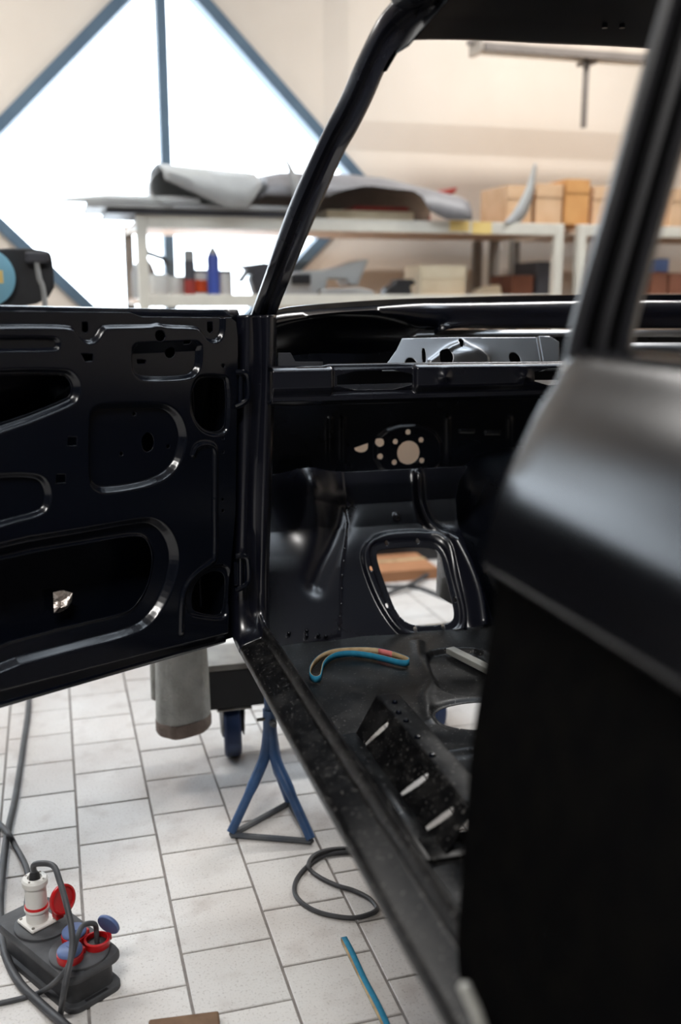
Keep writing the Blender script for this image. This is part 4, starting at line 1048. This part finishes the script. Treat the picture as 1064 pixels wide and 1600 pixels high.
cb = [sk, sk + Vector((0, 0, .03)), oy(146, 1443, sk.y - .01), oy(130, 1446, sk.y - .02), oy(121, 1464, 1.715), oy(114, 1490, 1.685), oy(104, 1514, 1.665), oy(88, 1533, 1.67), oz(62, 1551, .010), oz(25, 1562, .006), oz(-60, 1580, .006)]
tag(MB().tube(catmull([tuple(p) for p in cb], 5), .0050, 10).build('extension_cable', M_cable, None), 'black cable plugged into the open-lidded socket of the distributor', 'cable')
thick = [oz(46, 1060, .009), oz(44, 1110, .009), oz(37, 1160, .009), oz(25, 1240, .009), oz(12, 1300, .009), oz(4, 1360, .009), oz(0, 1420, .009), oz(6, 1482, .009), oz(28, 1532, .009), oz(60, 1565, .010), oz(100, 1600, .019), oz(150, 1640, .009)]
tag(MB().tube(catmull([tuple(p) for p in thick], 6), .0085, 10).build('thick_hose', M_cable, None), 'thick dark hose curving over the tiles along the left edge', 'hose')
ec = BM @ Vector((-.172, .01, .05))
g = [oz(-30, 1262, .006), oz(0, 1288, .007), oz(14, 1304, .026), oz(24, 1322, .008), oz(44, 1366, .02), ec]
tag(MB().tube(catmull([tuple(p) for p in g], 6), .0068, 10).build('supply_cable', M_cable, None), 'grey supply cable entering the rear end of the distributor', 'cable')

# ================================================================== BACKGROUND
YS, YR = 5.0, 5.86      # shelf front / rear
zt_s = oy(540, 342, YS)[2]; zl_s = oy(300, 460, YS)[2]
def shelf(name, x0, x1, label, posts=(), zl=zl_s):
    t = thing(name, label, 'shelf', (x0, YS, 0), 'steel shelving along the back wall')
    w = .05
    for x in (x0, x1 - w):
        MB().box((x, YS, 0), (x + w, YS + w, zt_s)).build('front_post', M_shelf, t, smooth=False, bevel=.004)
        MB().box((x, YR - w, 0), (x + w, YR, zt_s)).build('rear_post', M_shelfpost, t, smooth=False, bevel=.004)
    for x in posts:
        MB().box((x, YR - w, 0), (x + w, YR, zt_s - .05)).build('middle_post', M_shelfpost, t, smooth=False, bevel=.004)
    for z, nm in ((zt_s, 'top'), (zl, 'lower'), (.14, 'bottom')):
        MB().box((x0 + w, YS, z - .06), (x1 - w, YS + .03, z)).build(nm + '_front_rail', M_shelf, t, smooth=False, bevel=.003)
        MB().box((x0 + .01, YS + .03, z - .045), (x1 - .01, YR - .001, z - .02)).build(nm + '_board', M_board, t, smooth=False)
        for x in (x0, x1 - .03):
            MB().box((x + .004, YS + w, z - .05), (x + .026, YR - w, z - .045)).build(nm + '_side_rail', M_shelf, t, smooth=False)
    return t
X0s = float(oy(215, 400, YS)[0]); X1s = float(oy(880, 400, YS)[0])
shelf('shelf_unit', X0s, X1s, 'long cream steel shelf unit in front of the diamond window', (float(oy(742, 400, YR - .05)[0]),))
X0r = float(oy(903, 400, YS)[0])
shelf('shelf_unit', X0r, X0r + 2.0, 'second cream shelf unit at the right behind the pillar')
zT = zt_s - .02 + .0; zLo = zl_s - .02
# yellow tape on the shelf edge
for i, (a, b) in enumerate(((703, 733), (738, 768))):
    p, q = oy(a, 350, YS - .003), oy(b, 359, YS - .003)
    tp = MB().box((p[0], YS - .004, zt_s - .05 - .01 * i), (q[0], YS - .0005, zt_s + .004 - .004 * i)).build('tape_strip', M_yellow, None, smooth=False)
    tag(tp, ('left' if i == 0 else 'right') + ' one of two yellow tape strips on the shelf front edge', 'tape', 'yellow tape strips')

# flat sheets stacked on top of the shelf, overhanging to the left
zt0 = zt_s
def sheet(pxl, pxr, z, th, y0, y1, m, label, tilt=0, nm='sheet_panel'):
    a, b = oy(pxl, 320, YS)[0], oy(pxr, 320, YS)[0]
    o = MB().box((a, y0, z), (b, y1, z + th)).build(nm, m, None, smooth=False, bevel=.004)
    return tag(o, label, 'sheet', 'flat panels on the shelf top')
sheet(166, 470, zt0 + .001, .022, 4.98, 5.5, M_dgrey, 'dark lowest flat panel lying on the shelf top')
sheet(135, 455, zt0 + .026, .024, 4.96, 5.45, M_grey, 'grey flat panel lying second in the stack on the shelf')
# long tapered pale moulding that sticks out furthest left
a, b = oy(93, 317, 5.02), oy(310, 322, 5.02)
mb = MB(); rows = []
for t in np.linspace(0, 1, 10):
    x = a[0] + (b[0] - a[0]) * t; w = .03 + .09 * min(1, t * 3); h_ = .012 + .022 * min(1, t * 3)
    zz = zt0 + .053
    rows.append([(x, 5.02 - w / 2, zz), (x, 5.02 - w / 2, zz + h_ * .5), (x, 5.02 - w * .2, zz + h_), (x, 5.02 + w * .3, zz + h_), (x, 5.02 + w, zz + h_ * .4), (x, 5.02 + w, zz)])
tag(mb.loft(rows, closed=True, caps=True).build('trim_moulding', M_grey2, None), 'pale tapered trim moulding poking out left over the shelf end', 'moulding')
a, b = oy(163, 305, 5.25), oy(262, 305, 5.25)
tag(MB().box((a[0], 5.2, zt0 + .053), (b[0], 5.4, zt0 + .085)).build('sheet_panel', M_grey, None, smooth=False, bevel=.004), 'narrow grey flat bar behind the pale moulding on the shelf', 'sheet', 'flat panels on the shelf top')

# curled grey wing panel
def curl(xa, xb, y0, name, label, m, base, pts_fn, n=14):
    rows = []
    for t in np.linspace(0, 1, n): rows.append(pts_fn(t))
    return tag(MB().loft(rows).build(name, m, None, thick=.004), label, 'car panel', 'loose car panels on the shelf top')
zb_ = zt0 + .055
def wing1(t):
    a = oy(236 + 20 * t, 300, 4.95)[0]
    # cross-section runs from the rear edge up over the crown and down the front lip
    xL = oy(250, 300, 5.0)[0] + (oy(400, 300, 5.0)[0] - oy(250, 300, 5.0)[0]) * t
    k = math.sin(min(1, t * 2.2) * math.pi / 2)
    top = zb_ + .15 + .03 * (1 - t)
    low = zb_ + .10 - .12 * min(1, t * 1.6) + (.10 * max(0, t - .85) / .15 if t > .85 else 0)
    return [(xL - .02, 5.45, zb_), (xL - .02, 5.42, top * .6 + zb_ * .4), (xL - .01, 5.32, top), (xL, 5.15, top + .015), (xL, 5.02, top), (xL + .005, 4.95, top - .03), (xL + .01, 4.925, (top + low) / 2), (xL + .015, 4.93, low)]
wing1_o = curl(0, 0, 0, 'wing_panel', 'grey curled wing panel with a drooping front lip on the shelf left', M_grey2, 0, wing1)
a, b = oy(240, 285, 5.05), oy(282, 300, 5.05)
mb = MB(); rows = []
for t in np.linspace(0, 1, 10):
    an = math.pi * (1.15 * t - .1); xx = oy(262, 300, 5.05)[0]
    rows.append([(xx - .09 * math.sin(an) * (1 if t < .8 else .8), 4.97 + .02 * math.cos(an), zb_ + .07 + .085 * math.cos(an)), (xx - .07 * math.sin(an), 5.35, zb_ + .09 + .09 * math.cos(an))])
mb.loft(rows).build('rolled_end', M_grey, wing1_o, thick=.004)

# big arched grey panel running right
zb2 = zt0 + .001
xa, xb = oy(400, 300, 5.15)[0], oy(700, 300, 5.15)[0]
def crown(t):
    px = 398 + (722 - 398) * t
    top = np.interp(px, [398, 410, 440, 540, 600, 650, 700, 722], [zt0 + .12, zt0 + .215, zt0 + .235, zt0 + .235, zt0 + .225, zt0 + .19, zt0 + .155, zt0 + .14])
    front = np.interp(px, [398, 500, 520, 560, 640, 655, 680, 722], [.10, .10, .13, .16, .14, .05, .004, .004])
    X = oy(px, 300, 5.1)[0]
    return [(X, 5.6, zt0 + .004), (X, 5.58, (zt0 + top) / 2), (X, 5.5, top - .01), (X, 5.3, top + .004), (X, 5.1, top - .01), (X - .0, 5.0, top - .045), (X, 4.965, max(top - .09, zt0 + front)), (X, 4.955, zt0 + front)]
tag(MB().loft([crown(t) for t in np.linspace(0, 1, 26)]).build('wing_panel', M_grey3, None, thick=.004), 'long grey arched wing panel with a wheel opening, right of the curled one', 'car panel', 'loose car panels on the shelf top')
a = oy(505, 330, 5.15)[0]; b = oy(640, 330, 5.15)[0]
tag(MB().box((a, 5.08, zt0 + .001), (b, 5.4, zt0 + .05)).build('folded_carton', M_cream, None, smooth=False, bevel=.006), 'cream flat carton lying under the arched wing panel', 'carton')
tag(MB().box((a + .15, 5.1, zt0 + .052), (b - .02, 5.36, zt0 + .075)).build('red_trim_piece', M_darkred, None, smooth=False, bevel=.006), 'dark red flat piece on the carton under the arched panel', 'car part')
mb = MB(); A = oy(705, 303, 5.2); B = oy(728, 295, 5.2); base = oy(702, 345, 5.25)
mb.loft([[(base[0], 5.62 - .01, zt0 + .0), (base[0] + .03, 5.60, zt0)], [(A[0] - .02, 5.615, A[2] + .03), (A[0] + .03, 5.605, A[2])], [(A[0] + .04, 5.612, A[2] + .05), (A[0] + .06, 5.602, A[2] + .0)], [(B[0] + .12, 5.61, B[2] + .05), (B[0] + .1, 5.60, B[2] + .02)]])
tag(mb.build('tail_piece', M_darkred, None, thick=.012), 'small dark red pointed piece at the right end of the arched panel', 'car part')
# upright blades
def blade(pts, wid, Y, name, label, m):
    rows = []
    P = [oy(px, py, Y) for px, py in pts]; P = catmull(P, 5); n = len(P)
    for i, p in enumerate(P):
        w = np.interp(i / (n - 1), np.linspace(0, 1, len(wid)), wid); rows.append([(p[0] - w / 2, Y, p[2]), (p[0] + w / 2, Y + .02, p[2])])
    return tag(MB().loft(rows).build(name, m, None, thick=.006), label, 'car part', 'upright strips on the shelf')
blade([(468, 318), (462, 285), (454, 262), (443, 240)], [.06, .05, .03, .012], 4.93, 'curved_strip', 'thin curved grey strip standing up beside the windscreen pillar', M_grey)
blade([(800, 349), (815, 330), (828, 300), (834, 275), (838, 256)], [.10, .09, .06, .035, .02], 4.99, 'curved_strip', 'pale curved strip standing against the cardboard boxes', M_grey2)
# cardboard boxes
def bxo(name, pxl, pxr, pyt, pyb, y0, dy, m, label, cat='box', group=None, zbase=None, flaps=False):
    a, b = oy(pxl, pyb, y0), oy(pxr, pyt, y0); zb0_ = a[2] if zbase is None else zbase
    t = thing(name, label, cat, (float(a[0]), y0, zb0_), group)
    MB().box((a[0], y0, zb0_), (b[0], y0 + dy, b[2])).build('carton_body', m, t, smooth=False, bevel=.004)
    if flaps:
        MB().box((a[0], y0 - .004, b[2] - .07), (b[0], y0 - .0005, b[2] + .0)).build('lid_flap', m, t, smooth=False, bevel=.002)
        MB().box(((a[0] + b[0]) / 2 - .02, y0 + .001, b[2]), ((a[0] + b[0]) / 2 + .02, y0 + dy - .001, b[2] + .0015)).build('tape', M_tan, t, smooth=False)
    return t
G = 'cardboard boxes on the shelves'
bxo('cardboard_box', 791, 832, 290, 348, 5.1, .35, M_card, 'brown cardboard box behind the pale curved strip', group=G, zbase=zt0 + .001, flaps=True)
bxo('cardboard_box', 836, 880, 288, 350, 5.1, .3, M_card, 'middle cardboard box on the shelf top right of the curved strip', group=G, zbase=zt0 + .001, flaps=True)
bxo('cardboard_box', 882, 922, 281, 352, 5.08, .3, M_card2, 'tall orange-brown cardboard box spanning both shelf units', group=G, zbase=zt0 + .001, flaps=True)
bxo('cardboard_box', 925, 975, 292, 350, 5.12, .3, M_card, 'cardboard box next to the tall orange-brown box, mostly hidden', group=G, zbase=zt0 + .001, flaps=True)
bxo('cardboard_box', 1046, 1110, 296, 352, 5.05, .3, M_card, 'cardboard box at the right edge on the second shelf top', group=G, zbase=zt0 + .001, flaps=True)
bxo('cream_box', 656, 728, 415, 463, 5.10, .25, M_cream, 'cream box on the lower shelf near the dash', group=G, zbase=zLo + .001, flaps=True)
bxo('storage_bin', 838, 862, 409, 463, 5.18, .3, M_dgrey, 'dark grey bin on the lower shelf by the right post', 'bin', zbase=zLo + .001)
bxo('storage_bin', 800, 834, 430, 463, 5.18, .3, M_card3, 'small brown bin left of the dark grey bin', 'bin', zbase=zLo + .001)
bxo('cardboard_box', 1018, 1044, 425, 463, 5.06, .3, M_card3, 'dark brown box on the lower right shelf, left of two', group=G, zbase=zLo + .001)
bxo('cardboard_box', 1046, 1080, 427, 463, 5.05, .3, M_card3, 'dark brown box on the lower right shelf at the frame edge', group=G, zbase=zLo + .001)
bxo('blue_case', 1022, 1046, 404, 425, 5.1, .2, M_bluelid, 'dark blue case on top of the dark brown box', 'case', zbase=oy(1030, 425, 5.06)[2] + .001)
# cans and jars on the lower shelf
def lathe_thing(name, px, Y, prof_parts, label, cat, group=None, base=None, lean=0):
    X = float(oy(px, 460, Y)[0]); zz = zLo + .001 if base is None else base
    t = thing(name, label, cat, (X, Y, zz), group)
    for nm, pr, m in prof_parts: MB().lathe(pr, 20, Matrix.Translation((X, Y, zz))).build(nm, m, t, angle=40)
    return t
G = 'cans and jars on the lower shelf'
r_ = .028
lathe_thing('spray_can', 297, 5.06, [('can_body', [(r_, 0), (r_, .17), (.024, .185)], M_dgrey), ('label_band', [(r_ + .0006, .01), (r_ + .0006, .09)], M_darkred), ('cap', [(.0265, .182), (.0265, .225), (.02, .232), (0, .233)], M_grey)], 'grey-capped black spray can with a dark red label on the lower shelf', 'spray can', G)
r_ = .032
lathe_thing('sealant_can', 334, 5.075, [('can_body', [(r_, 0), (r_, .2), (.026, .212)], M_bluecan), ('cone_cap', [(.026, .212), (.024, .22), (.006, .252), (0, .256)], M_grey)], 'blue can with a pointed grey nozzle on the lower shelf', 'can', G)
r_ = .048
lathe_thing('jar', 316, 5.18, [('jar_body', [(r_, 0), (r_, .12), (.04, .13)], M_white), ('label_band', [(r_ + .001, .03), (r_ + .001, .09)], M_orange), ('lid', [(.043, .128), (.043, .142), (0, .143)], M_dgrey)], 'white jar with an orange label between the two spray cans', 'jar', G)
lathe_thing('jar', 350, 5.2, [('jar_body', [(.045, 0), (.045, .12), (.04, .128)], M_white), ('lid', [(.044, .128), (.044, .140), (0, .141)], M_dgrey)], 'white jar with a dark lid right of the blue can', 'jar', G)
lathe_thing('tin', 276, 5.15, [('tin_body', [(.052, 0), (.052, .10), (.05, .105)], M_white), ('lid', [(.05, .105), (.046, .109), (0, .109)], M_grey2)], 'white tin left of the spray cans', 'tin', G)
lathe_thing('tin', 248, 5.12, [('tin_body', [(.050, 0), (.050, .11), (.048, .115)], M_white), ('lid', [(.048, .115), (.044, .119), (0, .119)], M_grey2)], 'white tin right beside the left shelf post', 'tin', G)
t = lathe_thing('pump_sprayer', 226, 5.3, [('bottle', [(.06, 0), (.062, .12), (.045, .17), (.02, .2), (.02, .22)], M_grey2), ('pump_head', [(.03, .22), (.03, .25), (.012, .262), (0, .263)], M_dgrey)], 'pale pump sprayer bottle behind the left shelf post', 'sprayer', G)
X = float(oy(226, 460, 5.3)[0]); MB().tube([(X, 5.3, zLo + .235), (X + .10, 5.28, zLo + .20), (X + .12, 5.28, zLo + .17)], .012, 8).build('spout', M_dgrey, t)
# car parts on the lower shelf
def flatpart(name, pxs, Y, th, m, label, cat='car part', holes=None):
    P = [oy(px, py, Y) for px, py in pxs]
    n = len(P); v = [(p[0], Y, p[2]) for p in P] + [(p[0], Y + th, p[2]) for p in P]
    return tag(MB().add(v, [tuple(range(n)), tuple(range(n, 2 * n))[::-1]] + [(i, i + n, (i + 1) % n + n, (i + 1) % n) for i in range(n)]).build(name, m, None, smooth=False, bevel=.008), label, cat, 'loose parts on the lower shelf')
zy = lambda px, Y: None
def ylo(Y): # pixel row of the lower shelf surface at depth Y, near the middle of the frame
    lo, hi = 400, 560
    for _ in range(40):
        m_ = (lo + hi) / 2
        if oy(500, m_, Y)[2] > zLo + .001: lo = m_
        else: hi = m_
    return lo
yb = ylo(5.1)
flatpart('bumper_bracket', [(372, 415), (392, 413), (414, 410), (432, 414), (440, yb), (402, yb), (392, 436), (398, 424), (388, 430), (380, 442), (375, 440), (388, 421)], 5.10, .12, M_dgrey, 'dark forked bracket on the lower shelf left of the pillar')
body = flatpart('nose_panel', [(446, 430), (470, 424), (520, 420), (546, 412), (562, 406), (577, 405), (568, 425), (560, 446), (545, 446), (541, 436), (512, 436), (508, yb), (446, yb)], 5.12, .2, M_grey2, 'pale grey nose panel with a raised fin on the lower shelf')
MB().box((oy(456, 430, 5.1)[0], 5.10, oy(456, 444, 5.1)[2]), (oy(486, 430, 5.1)[0], 5.119, oy(486, 428, 5.1)[2])).build('dark_hole_block', M_blackp, body, smooth=False, bevel=.006)  # black block stands in for the shade inside the hole
yb = ylo(5.05)
flatpart('grey_bar', [(500, 452), (560, 449), (584, 454), (586, yb), (500, yb)], 5.05, .05, M_grey, 'grey low bar lying in front of the nose panel')
flatpart('black_casting', [(600, yb), (606, 450), (618, 442), (622, 436), (645, 436), (652, 442), (642, 448), (646, yb)], 5.05, .1, M_blackp, 'black casting on the lower shelf left of the cream box')
flatpart('pale_rag', [(735, yb), (752, 452), (770, 446), (782, 445), (786, yb)], 5.2, .1, M_cream, 'pale crumpled rag right of the cream box', 'rag')

# wall luminaire seen through the windscreen opening
YL = 5.3
wl = thing('wall_lamp', 'long fluorescent lamp fitting hanging by the back wall above the boxes', 'lamp', tuple(oy(870, 80, YL)))
a, b = oy(748, 68, YL), oy(1040, 80, YL); zl_ = oy(870, 84, YL)[2]
MB().box((a[0], YL - .06, zl_ + .01), (b[0] + .3, YL + .12, zl_ + .075)).build('housing', M_lampw, wl, smooth=False, bevel=.006)
MB().box((a[0], YL - .085, zl_ - .03), (b[0] + .3, YL - .055, zl_ + .012)).build('edge_rail', M_lampdark, wl, smooth=False, bevel=.004)
for dy in (-.015, .07): MB().tube([(a[0] + .04, YL + dy, zl_ - .004), (b[0] + .26, YL + dy, zl_ - .004)], .014, 12).build('fluorescent_tube', M_tube, wl)
for xx in (a[0], b[0] + .3): MB().box((xx - .015, YL - .07, zl_ - .03), (xx + .015, YL + .1, zl_ + .05)).build('end_cap', M_lampw, wl, smooth=False, bevel=.004)
MB().box((a[0] - .05, YL + .02, zl_ + .02), (a[0], YL + .05, zl_ + .045)).build('cable_entry', M_lampdark, wl, smooth=False, bevel=.003)
for xx in (a[0] + .2, b[0]): MB().tube([(xx, YL + .02, zl_ + .045), (xx, YL + .02, ZC)], .006, 8).build('hanger', M_galv, wl)
p = oy(916, 100, YL - .03); q = oy(915, 200, YL - .03)
MB().box((p[0] - .014, YL - .045, q[2]), (p[0] + .014, YL - .02, zl_ - .02)).build('drop_bar', M_lampdark, wl, smooth=False, bevel=.003)
MB().box((p[0] - .014, YL - .045, zl_ - .045), (p[0] + .06, YL + .06, zl_ - .028)).build('bar_bracket', M_lampdark, wl, smooth=False, bevel=.003)

# hose reel on a post, left
YH = 3.6
a, b = oy(0, 478, YH), oy(84, 386, YH)
hx0, hx1 = float(oy(0, 430, YH)[0]), float(oy(83, 430, YH)[0]); hz0, hz1 = float(oy(40, 480, YH)[2]), float(oy(40, 387, YH)[2])
hrl = thing('hose_reel', 'black hose reel with a light blue face on a post behind the door', 'hose reel', ((hx0 + hx1) / 2, YH, 0))
hc = (hz0 + hz1) / 2; rr_ = (hz1 - hz0) / 2
ph = chaikin([(hx0 - .14, hz0), (hx1, hz0), (hx1 + .004, hz1 - .02), (hx1 - .02, hz1 - .008), (hx0 + .07, hz1), (hx0 - .06, hz1 - .01), (hx0 - .14, hz1 - .07)], 2)
n = len(ph); MB().add([(x, YH - .02, z) for x, z in ph] + [(x, YH + .16, z) for x, z in ph], [tuple(range(n)), tuple(range(n, 2 * n))[::-1]] + [(i, i + n, (i + 1) % n + n, (i + 1) % n) for i in range(n)]).build('housing', M_blackp, hrl, smooth=False, bevel=.008)
MB().lathe([(0, 0), (.085, 0), (.095, .01), (.095, .03), (.07, .04), (0, .042)], 36, Matrix.Translation((hx0 - .045, YH - .02, hc + .0)) @ Matrix.Rotation(math.radians(90), 4, 'X')).build('face_disc', M_cyan, hrl, angle=40)
MB().box((hx0 - .07, YH - .064, hc - .02), (hx0 + .012, YH - .0625, hc + .022)).build('label_plate', M_yellow, hrl, smooth=False)
MB().box((hx0 + .085, YH - .06, hz1 - .05), (hx0 + .16, YH - .02, hz1 - .015)).build('handle_grip', M_dgrey, hrl, smooth=False, bevel=.008)
MB().tube(catmull([(hx0 + .12, YH - .045, hz1 - .04), (hx0 + .125, YH - .05, hc), (hx0 + .14, YH - .04, hz0 - .02), (hx0 + .14, YH - .03, .6)], 5), .009, 10).build('hose_end', M_grey, hrl)
MB().box((hx0 + .02, YH + .03, .02), (hx0 + .08, YH + .09, hz0 + .02)).build('post', M_frame, hrl, smooth=False)
MB().box((hx0 - .12, YH - .1, 0), (hx0 + .22, YH + .22, .02)).build('foot_plate', M_frame, hrl, smooth=False)

# ---- seen through the pedal opening: a low carton, an added dark filler and a cable on the far floor
zz = oz(640, 905)
ya = float(oz(640, 908)[1])
t = thing('floor_carton', 'low brown carton on the floor seen through the pedal opening', 'carton', (float(oz(600, 908)[0]), ya, 0))
xa_, xb_ = float(oz(575, 908)[0]), float(oz(690, 908)[0])
MB().box((xa_, ya, 0), (xb_, ya + .30, .055)).build('carton_body', M_cartonb, t, smooth=False, bevel=.004)
MB().box((xa_, ya + .16, .055), (xb_, ya + .20, .0565)).build('tape', M_tan, t, smooth=False)
tag(MB().box((xa_ - .3, ya + .33, 0), (xb_ + .8, ya + .60, .30)).build('dark_filler', M_blackp, None, smooth=False, bevel=.01), 'dark crate added for the dark band behind the low carton', 'filler')
tag(MB().tube(catmull([tuple(p) for p in [oz(540, 945, .006), oz(590, 932, .006), oz(640, 914, .028), oz(676, 894, .02), oz(716, 884, .008), oz(760, 880, .006)]], 6), .010, 8).build('floor_cable', M_cable, None), 'black cable crossing over the hose seen through the pedal opening', 'cable')
tag(MB().tube(catmull([tuple(p) for p in [oz(560, 900, .006), oz(600, 916, .006), oz(650, 918, .006), oz(700, 936, .006), oz(760, 955, .006)]], 6), .011, 8).build('floor_hose', M_cable, None), 'black hose on the far floor seen through the pedal opening', 'hose')
